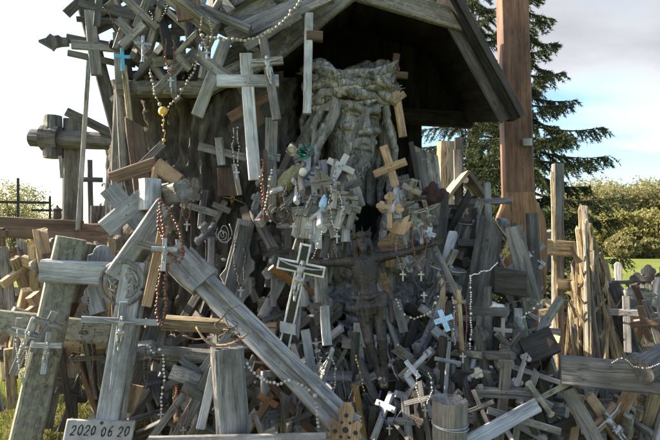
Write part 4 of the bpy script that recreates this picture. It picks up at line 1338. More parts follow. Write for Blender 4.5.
# black and white crucifix
def bw_crucifix():
    Y = 2.32; s = S(Y)
    a, b = at(283, 352, Y), at(306, 244, Y)
    t = thing('black_white_crucifix', 'black crucifix with white edges and pale metal figure, left of the dark carved figure', 'crucifix', a)
    M = frame(a, b); L = (b - a).length
    w = 11 * s; bl = 48 * s; z = L * .78
    def slab(nm, cw, cd, ex, mat, dy):
        g = beam_geo(L + ex, cw, cd, 4, .0, 0, .05)
        link(nm, mesh(nm, g[0], g[1], MAT[mat]), t, M @ Matrix.Translation((0, dy, -ex / 2)))
    def bar(nm, cw, cd, ex, mat, dy):
        g = beam_geo(bl + ex, cw, cd, 4, .0, 0, .05)
        link(nm, mesh(nm, g[0], g[1], MAT[mat]), t, M @ Matrix.Translation((-(bl + ex) / 2, dy, z)) @ Matrix.Rotation(R(90), 4, 'Y'))
    slab('upright', w, 5 * s, 0, 'paint_white', 0)
    bar('crossbar', w, 5 * s, 0, 'paint_white', -.001)
    slab('black_inlay', w * .66, 5 * s, -w * .36, 'paint_black', -.004)
    bar('black_inlay', w * .66, 5 * s, -w * .36, 'paint_black', -.0055)
    k = 62 * s / .98 * .66
    link('figure', corpus_mesh('silver'), t, M @ Matrix.Translation((0, -.022, z + .004)) @ Matrix.Scale(k, 4))
    g = beam_geo(10 * s, 16 * s, 4 * s, 2, .1, 0, .2)
    link('small_plate', mesh('small_plate', g[0], g[1], MAT['plaque']), t, M @ Matrix.Translation((0, -.018, L * .18)))
bw_crucifix()
cross('small white cross tilted left hung below the left beard', (333, 180), (347, 155), 2.48, 6.5, (.55, 1.0), 4, 'pale', skew=-3)
cross('fresh tan cross hanging right of the beard', (396, 186), (383, 146), 2.52, 8, (.45, .82), 4, 'tan', skew=-4)
cross('tan cross seen edge on hanging beside the right temple of the statue', (403, 137), (396, 92), 2.70, 7, (.85, .36), 6, 'tan', barshift=.02, skew=-30, yaw=30)
cross('small dark brown cross nailed in the shrine behind the thorn crown', (391, 92), (397, 54), 3.0, 7, (.45, .72), 4, 'brown', skew=-4)
cross('small grey tan cross hung from the white one below the beard', (338, 206), (341, 184), 2.47, 6, (.6, .7), 4, 'greyw')
# clusters of little crosses either side of the hollow
rd = random.Random(21)
tones = ['grey', 'greyw', 'pale', 'greyb', 'greyd', 'tan']
tn = {'grey': 'grey', 'greyw': 'taupe', 'pale': 'whitish', 'greyb': 'bluish', 'greyd': 'dark', 'tan': 'tan', 'brown': 'brown', 'straw': 'straw', 'black': 'blackened', 'lichen': 'mossy', 'varnish': 'varnished', 'silver': 'tin', 'iron': 'rusty'}
left_cluster = [(322, 205, 2.50), (331, 222, 2.49), (349, 205, 2.50), (356, 190, 2.52), (346, 228, 2.51), (327, 240, 2.52), (315, 215, 2.55), (309, 190, 2.56), (301, 235, 2.53), (292, 205, 2.56), (341, 215, 2.46), (318, 232, 2.5), (352, 215, 2.47), (335, 195, 2.45)]
for i, (x, y, Y) in enumerate(left_cluster):
    m_ = ['greyw', 'grey', 'greyw', 'grey', 'pale', 'greyd', 'greyb', 'grey', 'greyw', 'greyd', 'grey', 'pale', 'greyw', 'grey'][i]
    tilt = rd.uniform(-14, 14); ln = rd.uniform(26, 36)
    where = ['beside the left cloak edge', 'under the white one below the beard', 'along the left rim of the cloak hollow', 'just below the left side of the beard', 'above the shoulder of the dark figure',
             'left of the head of the dark figure', 'over the left shoulder of the statue', 'at the statue hair on the left', 'above the black and white crucifix', 'left of the statue above the wire heart level',
             'in the middle of the bunch by the cloak hollow', 'between the statue shoulder and the dark arm', 'lowest at the left rim of the cloak hollow', 'at the top of the bunch by the cloak hollow'][i]
    cross('small %s cross hanging %s' % (tn[m_], where), (x + tilt * .4, y + ln / 2), (x - tilt * .4, y - ln / 2), Y, rd.uniform(6.5, 9), (rd.uniform(.6, .74), rd.uniform(.45, .62)), 4, m_, yaw=rd.uniform(-25, 25),
          group='small crosses hung on the statue', ends='round' if i % 5 == 1 else None, fig='silver' if i % 4 == 2 else None)
stick('long grey stick slanting from the wire heart to the left shoulder', (283, 208), (316, 168), (2.5, 2.62), 7, 5, 'greyw')
stick('flat grey stick standing left of the bunch of small crosses', (309, 232), (312, 180), 2.58, 8, 4, 'grey')
board('perforated grey plaque with a round hole left of the dark figure', (302, 236), (305, 205), 2.50, [(-11, 0), (-6, -3), (9, -2), (12, 8), (10, 24), (4, 26), (3, 30), (-8, 29), (-12, 20), (-9, 12)], 4, 'greyw', yaw=-10)
stick('flat grey plaque above the perforated plaque', (292, 212), (318, 208), 2.49, 9, 4, 'grey', name='small_plaque', cat='plaque')
def crumple(label, c, Y, r, mat, name, cat, seed, amp=.35, n=4, squash=(1, 1, 1)):
    bm = bmesh.new(); bmesh.ops.create_icosphere(bm, subdivisions=n, radius=1.0)
    s = S(Y)
    for v in bm.verts:
        p = v.co.copy()
        k = 1 + amp * mnoise.noise(p * 1.6 + Vector((seed, 0, 0))) + amp * .6 * mnoise.noise(p * 4 + Vector((0, seed, 0))) + amp * .35 * (1 - 2 * abs(mnoise.noise(p * 6 + Vector((seed, seed, 0)))))
        v.co = Vector((p.x * r[0], p.y * r[1], p.z * r[2])) * k * s
    for fc in bm.faces: fc.smooth = True
    me = bpy.data.meshes.new(name); bm.to_mesh(me); bm.free(); me.materials.append(MAT[mat])
    o = link(name, me, None, Matrix.Translation(at(c[0], c[1], Y)) @ Matrix.Rotation(R(squash[0] if squash[0] != 1 else 0), 4, 'Y'))
    tag(o, label, cat)
    return o
def ribbon_bow(label, c, Y, mats, seed):
    r_ = random.Random(seed); s = S(Y); C = at(c[0], c[1], Y)
    t = thing('ribbon_bow', label, 'ribbon', C)
    for k in range(7):
        an = -.35 + r_.gauss(0, .5) + (math.pi if k % 2 else 0)
        dr = Vector((math.cos(an), r_.uniform(-.3, .1), math.sin(an))); up = Vector((-math.sin(an), 0, math.cos(an)))
        ln = r_.uniform(9, 17)
        P = catmull([C, C + (dr * ln * .55 + up * r_.uniform(2, 6)) * s, C + dr * ln * s, C + (dr * ln * .6 - up * r_.uniform(1, 5)) * s + Vector((0, -3 * s, 0)), C + Vector((r_.uniform(-2, 2), -2, r_.uniform(-2, 2))) * s], 6)
        V, F = [], []
        wv = (Vector((0, 1, 0)) + up * r_.uniform(.4, 1.2)).normalized() * r_.uniform(1.6, 3.0) * s
        for q, p in enumerate(P):
            tw = Matrix.Rotation(.5 * math.sin(q * .35 + k), 3, dr) @ wv
            V += [p - tw, p + tw]
        for q in range(len(P) - 1): F.append((2 * q, 2 * q + 1, 2 * q + 3, 2 * q + 2))
        link('ribbon_loop', mesh('ribbon_loop', V, F, MAT[mats[k % len(mats)]], True), t)
ribbon_bow('green and silver ribbon bow at the upper left of the statue', (297, 152), 2.5, ('green', 'silver', 'green', 'pearl'), 4)
crumple('olive wax lump below the green ribbon bow', (290, 178), 2.52, (7, 5, 15), 'olive', 'wax_lump', 'wax', 5.5, .35, squash=(38, 0, 0))
crumple('bent tin scrap under the olive wax lump', (277, 190), 2.5, (7, 2, 3), 'silver', 'tin_scrap', 'tin scrap', 1.5, .5, squash=(-20, 0, 0))
crumple('small round white shell beside the green ribbon bow', (303, 172), 2.47, (4, 3, 4.5), 'pearl', 'shell', 'shell', 2.2, .1)
crumple('light blue plastic scrap among the small crosses on the statue', (323, 203), 2.44, (3, 2, 7), 'skyblue', 'plastic_scrap', 'plastic scrap', 4.1, .4, squash=(15, 0, 0))
crumple('dark maroon cloth bundle tied at the right shoulder of the statue', (431, 196), 2.62, (13, 10, 9), 'maroon', 'cloth_bundle', 'cloth', 6.3, .45, squash=(-35, 0, 0))
crumple('white rag caught in the dark boards at right', (496, 307), 2.5, (9, 4, 4), 'paint_white', 'white_rag', 'rag', 9.1, .5, squash=(12, 0, 0))
crumple('white flower head in the heap right of the round stake', (482, 372), 2.42, (9, 5, 5), 'rosebud', 'paper_flower', 'flower', 7.7, .5, squash=(-25, 0, 0))
# right-hand bunch on the robe
right_cluster = [(396, 206, 'pale', 24, 8, 'whitish cross with a notched yellow plate hanging in front of the robe', (.45, 1.3)), (404, 232, 'greyw', 26, 7, 'warm grey cross hanging below the notched yellow plate', (.7, .6)),
                 (414, 214, 'grey', 22, 6, 'small grey cross beside the notched yellow plate', (.65, .6)), (418, 226, 'pale', 14, 7, 'little whitish medal cross right of the notched yellow plate', (.6, .7)),
                 (408, 190, 'greyd', 30, 8, 'dark cross under the fresh tan cross', (.7, .5)), (391, 252, 'tan', 30, 8, 'tan cross with rounded ends beside the chest of the dark figure', (.72, .62)), (386, 286, 'tan', 26, 7, 'tan figure shaped cross at the hip of the dark figure', (.7, .4))]
for i, (x, y, m_, ln, w, lb, br) in enumerate(right_cluster):
    tl = rd.uniform(-5, 5)
    cross(lb, (x + tl, y + ln / 2), (x - tl, y - ln / 2), 2.50 + .01 * i, w, br, 4, m_, yaw=rd.uniform(-15, 15), group='small crosses hung on the statue', ends='round' if i == 5 else None, bw=w if i else 7)
board('notched yellow wooden plate hung on the right side of the robe', (398, 232), (404, 208), 2.44, [(-12, 0), (-4, -3), (6, -2), (10, 4), (11, 14), (7, 12), (8, 20), (3, 16), (0, 9), (-4, 12), (-7, 7), (-11, 8)], 3, 'tan')
stick('long brown stick slanting down right of the robe', (461, 300), (416, 210), (2.44, 2.55), 6, 5, 'greyw')
stick('short tan slat standing under the slanting brown stick', (443, 308), (443, 278), 2.48, 5, 3, 'straw')
stick('striped grey slab standing behind the right shoulder of the statue', (436, 225), (424, 144), 3.02, 22, 10, 'statue', name='grey_slab', cat='slab', top='slant')
stick('dark staff standing along the right edge of the robe', (418, 180), (411, 142), 2.66, 5, 5, 'black')
stick('round grey rod on the right shoulder of the statue', (430, 214), (418, 152), 2.72, 6, 6, 'greyd', bev=.3)
stick('grey slat hanging left of the hip of the dark figure', (327, 345), (325, 306), 2.42, 9, 5, 'pale', yaw=15)
stick('short whitish stick leaning left of the dark figure legs', (312, 372), (305, 330), 2.30, 9, 6, 'greyb')
stick('wide grey board end below the left arm of the dark figure', (322, 302), (320, 262), 2.56, 13, 4, 'grey')
stick('bright blue grey slat behind the legs of the dark figure', (404, 332), (396, 300), 2.60, 9, 5, 'greyb')
cross('sky blue plastic cross hanging right of the dark figure', (448, 331), (440, 310), 2.36, 5.2, (.55, .85), 3, 'skyblue', name='plastic_cross')
cross('tan stick cross standing among bead strings right of the sky blue cross', (462, 350), (459, 290), 2.4, 4, (.8, .2), 3, 'straw')

# rosaries -----------------------------------------------------------
rosary('heavy string of big grey wooden beads looped along the left roof edge', [(203, 36), (214, 38), (228, 39), (245, 40), (262, 36), (280, 24), (293, 10), (304, -4)], 2.42, 2.6, 'woodbead', 2.05)
rosary('brown rosary with a golden rose medal hanging on the trunk', [(205, 40), (198, 52), (196, 66), (186, 84), (176, 98), (165, 112), (158, 100), (152, 84), (150, 70)], 2.50, 1.8, 'woodbead', 2.4, None, 'amber', medal=(163, 111, 5))
rosary('short amber bead drop under the golden rose medal', [(163, 116), (164, 126), (164, 136), (164, 144)], 2.48, 1.9, 'amber', 3.4)
rosary('thick double strand of brown beads hanging on the pale cluster', [(160, 200), (172, 216), (182, 238), (180, 262), (168, 250), (158, 226), (160, 200)], 2.17, 2.2, 'brownbead', 2.0)
rosary('long dark rosary hanging straight down beside the tan cross', [(161, 210), (164, 240), (160, 270), (157, 300), (160, 326), (166, 306), (165, 282), (168, 262)], 2.15, 2.3, 'brownbead', 2.0)
rosary('black and white beads hanging at the left of the square post', [(147, 346), (154, 352), (162, 350), (164, 372), (162, 394), (161, 410)], 2.18, 1.7, 'pearl', 2.5, (161, 416), psize=5)
rosary('black bead loop hanging beside the white beads', [(146, 346), (144, 366), (146, 390), (148, 370), (152, 352)], 2.2, 1.5, 'blackbead', 2.3)
rosary('white bead loop hanging on the post of the log cross', [(60, 222), (63, 232), (71, 238), (78, 232), (80, 222)], 3.55, 1.1, 'pearl', 2.6)
rosary('long dark bead string hanging between the lichen cross and the ring cross', [(88, 298), (84, 320), (80, 345), (80, 370), (82, 396)], 2.26, 1.3, 'blackbead', 2.6)
rosary('brown bead string hanging right of the dark string', [(94, 330), (92, 345), (93, 360), (92, 376), (95, 398)], 2.3, 1.1, 'brownbead', 2.6)
rosary('grey wooden bead string lying over the diagonal beam foot', [(247, 365), (256, 376), (268, 382), (280, 384), (292, 380)], 2.14, 2.2, 'pearl', 2.1)
rosary('rosary with grey beads hanging down the lower diagonal beam', [(298, 384), (312, 392), (316, 402), (317, 414), (318, 428)], 2.06, 2.2, 'woodbead', 2.2)
rosary('white rosary hanging from the slanting stick by the wire heart', [(272, 170), (268, 190), (266, 208), (270, 222)], 2.46, 1.6, 'pearl', 2.5)
rosary('red brown bead string beside the red stick', [(263, 160), (262, 180), (263, 200), (261, 224)], 2.47, 1.9, 'redbead', 2.3)
rosary('white bead strand hanging left of the black and white crucifix', [(322, 232), (318, 246), (312, 258)], 2.30, 1.1, 'pearl', 2.8)
rosary('dark blue rosary looped on the robe right of the dark figure', [(406, 262), (418, 286), (432, 296), (444, 280), (436, 252), (428, 236)], 2.46, 1.3, 'bluebead', 2.3)
rosary('white and dark bead loop below the robe', [(396, 300), (404, 314), (416, 318), (430, 312), (438, 296)], 2.42, 1.5, 'pearl', 2.8, (424, 297), psize=5)
rosary('blue bead loop around the sky blue cross', [(424, 300), (432, 312), (430, 326), (424, 342), (428, 356)], 2.40, 1.2, 'bluebead', 2.4)
rosary('straight white bead string hanging at right of the sky blue cross', [(470, 276), (471, 300), (471, 325), (470, 350)], 2.36, 1.2, 'white', 2.3)
rosary('second straight pale bead string left of the white one', [(453, 298), (454, 314), (454, 332), (455, 346)], 2.4, 1.0, 'pearl', 2.4)
rosary('white bead bracelet on the dark board at right', [(522, 318), (530, 312), (536, 306), (544, 302)], 2.44, 1.4, 'pearl', 2.8)
rosary('black bead string on the dark post at right', [(506, 296), (514, 302), (524, 300), (532, 306)], 2.46, 1.3, 'blackbead', 2.6)
rosary('brown bead string in the crosses at the top left of the trunk', [(104, 8), (110, 16), (116, 28), (122, 40)], 2.6, 1.3, 'brownbead', 2.6)
rosary('dark bead loop in the top crosses left of the brown board', [(150, 12), (156, 22), (164, 16), (168, 4)], 2.5, 1.6, 'blackbead', 2.2)
rosary('grey bead loop among the small crosses left of the dark figure', [(340, 350), (348, 372), (352, 390), (346, 405)], 2.22, 1.0, 'blackbead', 2.6)
rosary('yellow bead string on the crosses left of the dark legs', [(356, 356), (358, 368), (362, 380), (364, 392)], 2.24, 1.2, 'amber', 3.6)
rosary('thin wire loop hanging down to the openwork wooden cross', [(343, 372), (345, 392), (346, 412), (354, 396), (360, 380)], 2.18, .5, 'silver', 4.5)
rosary('white cord drooping across the dark boards right of the robe', [(470, 277), (480, 272), (490, 270), (498, 262)], 2.42, .9, 'white', 1.6)
for lb, x, y, ln, wd, Y, r_, m_ in (
    ('dark brown bead loop hanging low on the bark of the trunk', 186, 176, 44, 10, 2.62, 1.3, 'brownbead'), ('fine white bead strand hanging in front of the bark', 236, 128, 40, 5, 2.6, .9, 'pearl'),
    ('black bead loop hanging over the small crosses by the green ribbon', 292, 182, 40, 12, 2.42, 1.0, 'blackbead'), ('white bead loop hanging among the small crosses under the beard', 336, 186, 46, 10, 2.40, 1.0, 'pearl'),
    ('dark red bead loop hanging on the right part of the robe', 420, 222, 48, 12, 2.44, 1.2, 'redbead'), ('silver chain looped under the notched yellow plate', 402, 236, 34, 9, 2.44, .8, 'silver'),
    ('brown bead loop hanging right of the sky blue cross', 462, 300, 52, 9, 2.34, 1.2, 'brownbead'), ('black bead loop hanging under the dark angular block', 534, 350, 40, 12, 2.36, 1.2, 'blackbead'),
    ('white bead loop hanging left of the round stake', 424, 372, 34, 13, 2.16, 1.2, 'pearl'), ('wooden bead loop lying in the heap right of the diagonal beam', 328, 358, 40, 14, 2.2, 1.4, 'woodbead'),
    ('dark blue bead loop in the heap under the dark figure', 388, 392, 32, 14, 2.18, 1.2, 'bluebead'), ('brown bead loop on the stick bundle left of the square post', 182, 386, 40, 12, 2.08, 1.3, 'brownbead'),
    ('pale bead loop hanging on the leftmost small cross', 22, 330, 44, 9, 2.16, 1.0, 'pearl'), ('brown bead strand hanging on the crosses above the trunk', 170, 40, 36, 8, 2.52, 1.3, 'brownbead'),
    ('grey bead loop hanging from the dark board at the trunk top', 206, 18, 30, 9, 2.46, 1.4, 'woodbead'), ('black bead loop hanging on the scalloped carved board', 240, 236, 50, 9, 2.5, 1.1, 'blackbead')):
    rosary(lb, [(x - wd / 2, y), (x - wd * .62, y + ln * .45), (x - wd * .25, y + ln * .85), (x + wd * .1, y + ln), (x + wd * .4, y + ln * .8), (x + wd * .55, y + ln * .4), (x + wd * .3, y)], Y, r_, m_, 2.35, (x + wd * .1, y + ln + 6), psize=5)
def openwork():
    Y = 2.08; s = S(Y)
    a = at(344, 452, Y); b = at(347, 404, Y)
    out = [(-6, 0), (-7, 12), (-13, 10), (-17, 16), (-14, 22), (-17, 28), (-12, 32), (-7, 29), (-8, 40), (-3, 48), (4, 48), (8, 40), (7, 29), (12, 32), (17, 28), (14, 22), (17, 16), (13, 10), (7, 12), (6, 0)]
    o = board('openwork tan fretwork cross with leaf shaped ends at the bottom centre', (344, 452), (347, 404), Y, out, 4, 'tan', name='fretwork_cross', cat='cross')
    for i, (x, z, r) in enumerate(((0, 22, 3.2), (-10, 20, 2.4), (10, 20, 2.4), (0, 36, 2.4), (0, 8, 2), (-4, 29, 1.6), (4, 29, 1.6), (-4, 15, 1.6), (4, 15, 1.6))):
        g = xf(lathe_geo([(r * s, 0), (r * s * .8, .0012)], 8), Matrix.Rotation(R(90), 4, 'X'))
        link('fret_hole', mesh('fret_hole', g[0], g[1], MAT['ink']), o, frame(a, b) @ Matrix.Translation((x * s, -2.05 * s, z * s)))
openwork()

# ------------------------------------------------------------------ right: brown post, boards, splintered trunk
def brown_post():
    Y = 3.55; s = S(Y)
    x0, x1 = at(514, 0, Y).x, at(519, 240, Y).x
    t = thing('brown_post', 'tall red brown square post with a flared carved foot beside the roof', 'post', Vector((x1, Y, .5)))
    a, b = at(518, 205, Y), at(510, -70, Y)
    beam('shaft', a, b, 27 * s, 24 * s, 'post', t, R(14), seg=8, jit=.01, bev=.06)
    out = [(-13.2, 0), (-13.8, 8), (-15.5, 14), (-19, 22), (-21.5, 34), (-21.5, 52), (-19, 66), (-14, 76), (-9, 68), (-4, 66), (-2, 74), (-2, 96), (21, 100), (23, 60), (24, 42), (22, 28), (18, 16), (14.5, 8), (13.2, 0)]
    out = [(x, -z) for x, z in out]
    g = prism_geo(orient([(x * s, z * s) for x, z in out]), 25.2 * s, .004)
    M = frame(a, b, R(14))
    link('carved_foot', mesh('carved_foot', g[0], g[1], MAT['postb']), t, M @ Matrix.Translation((0, 0, 12 * s)))
    pts = [at(531, 205, Y - .06), at(530, 140, Y - .06), at(527, 60, Y - .06), at(525, -60, Y - .06)]
    g = tube_geo(pts, 2.0 * s, 8)
    link('conduit', mesh('conduit', g[0], g[1], MAT['white'], True), t)
    p = at(527, 146, Y - .10)
    beam('junction_box', p, p + Vector((0, 0, 7 * s)), 9 * s, 6 * s, 'pale', t, R(10), seg=2)
    link('lower_shaft', mesh('lower_shaft', *beam_geo(.8, 26 * s, 24 * s, 4, .01), MAT['post']), t, Matrix.Translation((x1 + .02, Y + .02, .35)))
brown_post()
stick('blue grey board leaning in front of the brown post foot', (534, 310), (513, 227), (2.55, 2.62), 17, 6, 'grey', name='leaning_board', cat='board')
stick('dark wide board standing left of the brown post', (478, 308), (493, 217), (2.66, 2.75), 25, 7, 'greyd', name='dark_board', cat='board', top='slant')
stick('small dark bark covered post in front of the carved foot', (536, 300), (531, 213), 2.9, 12, 11, 'greyd', name='bark_post', cat='post', bev=.3)
stick('short dark horizontal box board below the brown post', (493, 281), (524, 283), 2.5, 26, 14, 'black', name='box_board', cat='board')
stick('dark angular block hanging below the bead bracelet at right', (522, 352), (553, 340), 2.44, 26, 16, 'black', name='dark_block', cat='block')
cross('dark stubby cross with a round hub right of the white bead string', (487, 352), (488, 286), 2.50, 9, (.62, .55), 7, 'greyd')
cross('thin tan stake cross standing at right of the dark heap', (502, 378), (503, 318), 2.44, 4, (.8, .3), 3, 'greyw')
stick('sunlit yellow slat behind the dark heap', (492, 378), (497, 318), 2.72, 9, 4, 'straw')
stick('dark stake rising right of the dark block', (515, 440), (519, 330), 2.46, 13, 9, 'greyd', name='stake', cat='stake')
stick('dark stake leaning beside the heavy beam end', (552, 420), (540, 372), 2.38, 10, 7, 'greyd', name='stake', cat='stake')
stick('dark grey brace slanting under the heavy beam', (600, 448), (566, 388), 2.3, 14, 10, 'grey', name='brace', cat='brace')
stick('warm lit stake slanting under the heavy beam', (572, 448), (580, 395), 2.44, 8, 6, 'straw', name='stake', cat='stake')
# sunlit posts beyond
def grey_tall():
    Y = 4.25; s = S(Y)
    a = Vector((at(556, 300, Y).x, Y, .4)); b = at(558, 164, Y)
    t = thing('tall_post_cross', 'tall slim grey post with pale plank arms in the sun right of the brown post', 'cross', a)
    beam('upright', a, b, 10 * s, 9 * s, 'grey', t, R(20), seg=8)
    beam('crossbar', at(543, 247, Y - .10), at(574, 249, Y - .06), 15 * s, 6 * s, 'straw', t, R(-10))
    beam('lower_crossbar', at(556, 283, Y - .10), at(588, 287, Y - .07), 11 * s, 5 * s, 'straw', t, R(-10))
    beam('side_lath', Vector((at(552, 320, Y).x, Y - .1, .5)), at(552, 172, Y - .1), 3.4 * s, 4 * s, 'straw', t)
grey_tall()
def splinter_trunk():
    Y = 4.15; s = S(Y)
    c = at(598, 300, Y)
    z0 = .45
    t = thing('splintered_trunk', 'tall splintered pale trunk with jagged split wood standing in the sun', 'broken trunk', Vector((c.x, Y, z0)))
    rd = random.Random(8)
    prof = [(568, 300), (574, 248), (579, 212), (582, 200), (586, 206), (590, 222), (594, 230), (600, 246), (606, 262), (612, 282), (620, 305), (628, 330)]
    for i in range(150):
        px = rd.uniform(568, 626)
        top = np.interp(px, [p[0] for p in prof], [p[1] for p in prof]) + abs(rd.gauss(0, 38))
        dy = rd.uniform(-.13, .16)
        f = (px - 596) / 26
        dy -= .08 * (1 - f * f)
        b = at(px, top, Y + dy)
        lean = rd.gauss(0, 9) + 10 * (px > 594)
        a = at(px + 12 - (px - 596) * .12 + lean + rd.uniform(-5, 5), 372 + rd.uniform(-6, 20), Y + dy + rd.uniform(-.02, .02))
        w = rd.uniform(2.5, 10) * s
        M = frame(a, b, R(rd.gauss(-12, 22)))
        L = (b - a).length
        g = beam_geo(L, w, w * rd.uniform(.35, .7), 5, .22, rd.uniform(.25, .75), .15, rd, 'point' if rd.random() < .35 else 'broken')
        link('splinter', mesh('splinter', g[0], g[1], MAT['straw' if rd.random() < .8 else 'greyw']), t, M)
    for i in range(40):       # torn chips sticking out sideways
        px = rd.uniform(576, 618); py = rd.uniform(np.interp(px, [p[0] for p in prof], [p[1] for p in prof]) + 25, 345)
        a = at(px, py, Y - .13 + rd.uniform(-.05, .05)); an = rd.uniform(-.7, .9)
        b = a + Vector((math.sin(an) * rd.choice((-1, 1)), rd.uniform(-.5, .1), math.cos(an) * .9)).normalized() * rd.uniform(8, 24) * s
        w = rd.uniform(2.5, 6) * s
        g = beam_geo((b - a).length, w, w * .4, 2, .25, rd.uniform(.4, .9), .15, rd, 'broken')
        link('splinter', mesh('splinter', g[0], g[1], MAT['straw']), t, frame(a, b, R(rd.uniform(-60, 60))))
    g = log_geo(1.0, 22 * s, 16, 5, .12, .5)
    link('core', mesh('core', g[0], g[1], MAT['greyd']), t, Matrix.Translation((c.x + .03, Y + .05, z0 - .1)))
splinter_trunk()
stick('dark rotten plank leaning on the splintered trunk', (636, 370), (610, 280), 4.0, 17, 12, 'greyd', name='rotten_plank', cat='plank', top='broken')
# roofed cross behind the robe
def roofed_cross():
    Y = 4.0; s = S(Y)
    base = Vector((at(462, 300, Y).x, Y, .5))
    t = thing('roofed_cross', 'small roofed wooden cross with turned balusters behind the statue robe', 'roofed cross', base)
    beam('upright', base, at(458, 150, Y + .05), 9 * s, 8 * s, 'greyd', t)
    ap = at(464, 174, Y - .05)
    for q, ex in ((-1, (441, 203)), (1, (480, 196))):
        e = at(ex[0], ex[1], Y - .05)
        for k in range(2):
            o = Vector((0, -.16 + .17 * k, 0))
            beam('roof_panel', e + o + Vector((0, .1, 0)), ap + o + Vector((0, .1, 0)), .165, 3.6 * s, 'straw' if q < 0 else 'grey', t, 0, Vector((q * .6, 0, 1)), seg=2, jit=.02)
    pe = at(465, 180, Y - .17)
    g = xf(lathe_geo([(3.2 * s, 0), (3.2 * s, .01)], 12), Matrix.Rotation(R(90), 4, 'X'))
    link('round_badge', mesh('round_badge', g[0], g[1], MAT['paint_white']), t, Matrix.Translation(pe))
    for y in (206, 216):
        beam('rail', at(434, y, Y - .1), at(490, y + 1, Y - .1), 3.5 * s, 4 * s, 'greyd', t)
    for i in range(9):
        p = at(437 + 6 * i, 216, Y - .1)
        g = lathe_geo([(1.0 * s, 0), (2.2 * s, 2.5 * s), (1.0 * s, 5 * s), (2.0 * s, 7.5 * s), (1.0 * s, 10 * s)], 8)
        link('baluster', mesh('baluster', g[0], g[1], MAT['grey'], True), t, Matrix.Translation(p))
    for x in (446, 456, 466):
        beam('panel_slat', Vector((at(x, 300, Y).x, Y - .05, .6)), at(x, 218, Y - .05), 6.5 * s, 3 * s, 'greyd', t)
roofed_cross()
stick('pale bark post standing behind the roofed cross', (446, 240), (446, 142), 4.6, 17, 15, 'straw', name='bark_post', cat='post', bev=.3)
stick('black post beside the pale bark post', (459, 240), (459, 138), 4.7, 9, 8, 'black', name='black_post', cat='post')
cross('dark spindly cross left of the brown post', (487, 262), (484, 184), 4.0, 5, (.78, .35), 4, 'greyd', ends='round')
stick('mottled grey slab standing behind the bead strings', (470, 300), (468, 222), 3.2, 17, 8, 'grey', name='grey_slab', cat='slab')
stick('second mottled slab right of the robe', (447, 300), (449, 224), 3.25, 13, 8, 'greyd', name='grey_slab', cat='slab')
# small crosses and a round-topped board by the meadow
def meadow_board():
    Y = 6.2; s = S(Y)
    x = at(618, 300, Y).x
    a = Vector((x, Y, ground_z(x, Y) - .05)); b = at(618, 262, Y)
    L = (b - a).length
    w = 3.5 * s
    out = [(-w, 0), (w, 0), (w, L - w)] + [(math.cos(q) * w, L - w + math.sin(q) * w) for q in [k * math.pi / 8 for k in range(1, 8)]] + [(-w, L - w)]
    g = prism_geo(orient(out), 4 * s, .003)
    o = link('round_topped_board', mesh('round_topped_board', g[0], g[1], MAT['grey']), None, frame(a, b))
    tag(o, 'narrow round topped grey board standing at the meadow edge', 'board')
meadow_board()
def meadow_fence():
    Y = 6.0; s = S(Y)
    t = thing('low_fence', 'low grey two rail fence at the edge of the meadow on the right', 'fence', at(640, 320, Y))
    for y in (282, 291):
        beam('rail', at(606, y, Y), at(700, y + 3, Y), 3.6 * s, 3 * s, 'greyd', t)
    for x in (612, 668):
        beam('post', Vector((at(x, 300, Y).x, Y + .04, .0)), at(x, 278, Y + .04), 5 * s, 4 * s, 'greyd', t)
meadow_fence()
cross('dark fleur ended cross standing at the right edge before the meadow', (650, 330), (648, 268), 4.4, 6, (.82, .42), 5, 'greyd', ends='round')
cross('grey cross with round knobs in front of the low fence', (638, 330), (639, 285), 4.8, 5, (.7, .5), 4, 'grey', ends='round')
stick('brown stick leaning left at the right edge', (660, 345), (634, 284), 4.2, 6, 5, 'brown')
cross('grey weathered cross leaning left at the right edge above the heavy beam', (662, 352), (646, 300), 3.8, 7, (.6, .6), 5, 'greyw')
cross('reddish brown cross leaning against the rotten plank at right', (652, 356), (640, 306), 3.6, 6, (.65, .5), 4, 'brown')
cross('grey cross standing between the splintered trunk and the right edge', (628, 352), (626, 296), 3.9, 7, (.7, .55), 5, 'grey')

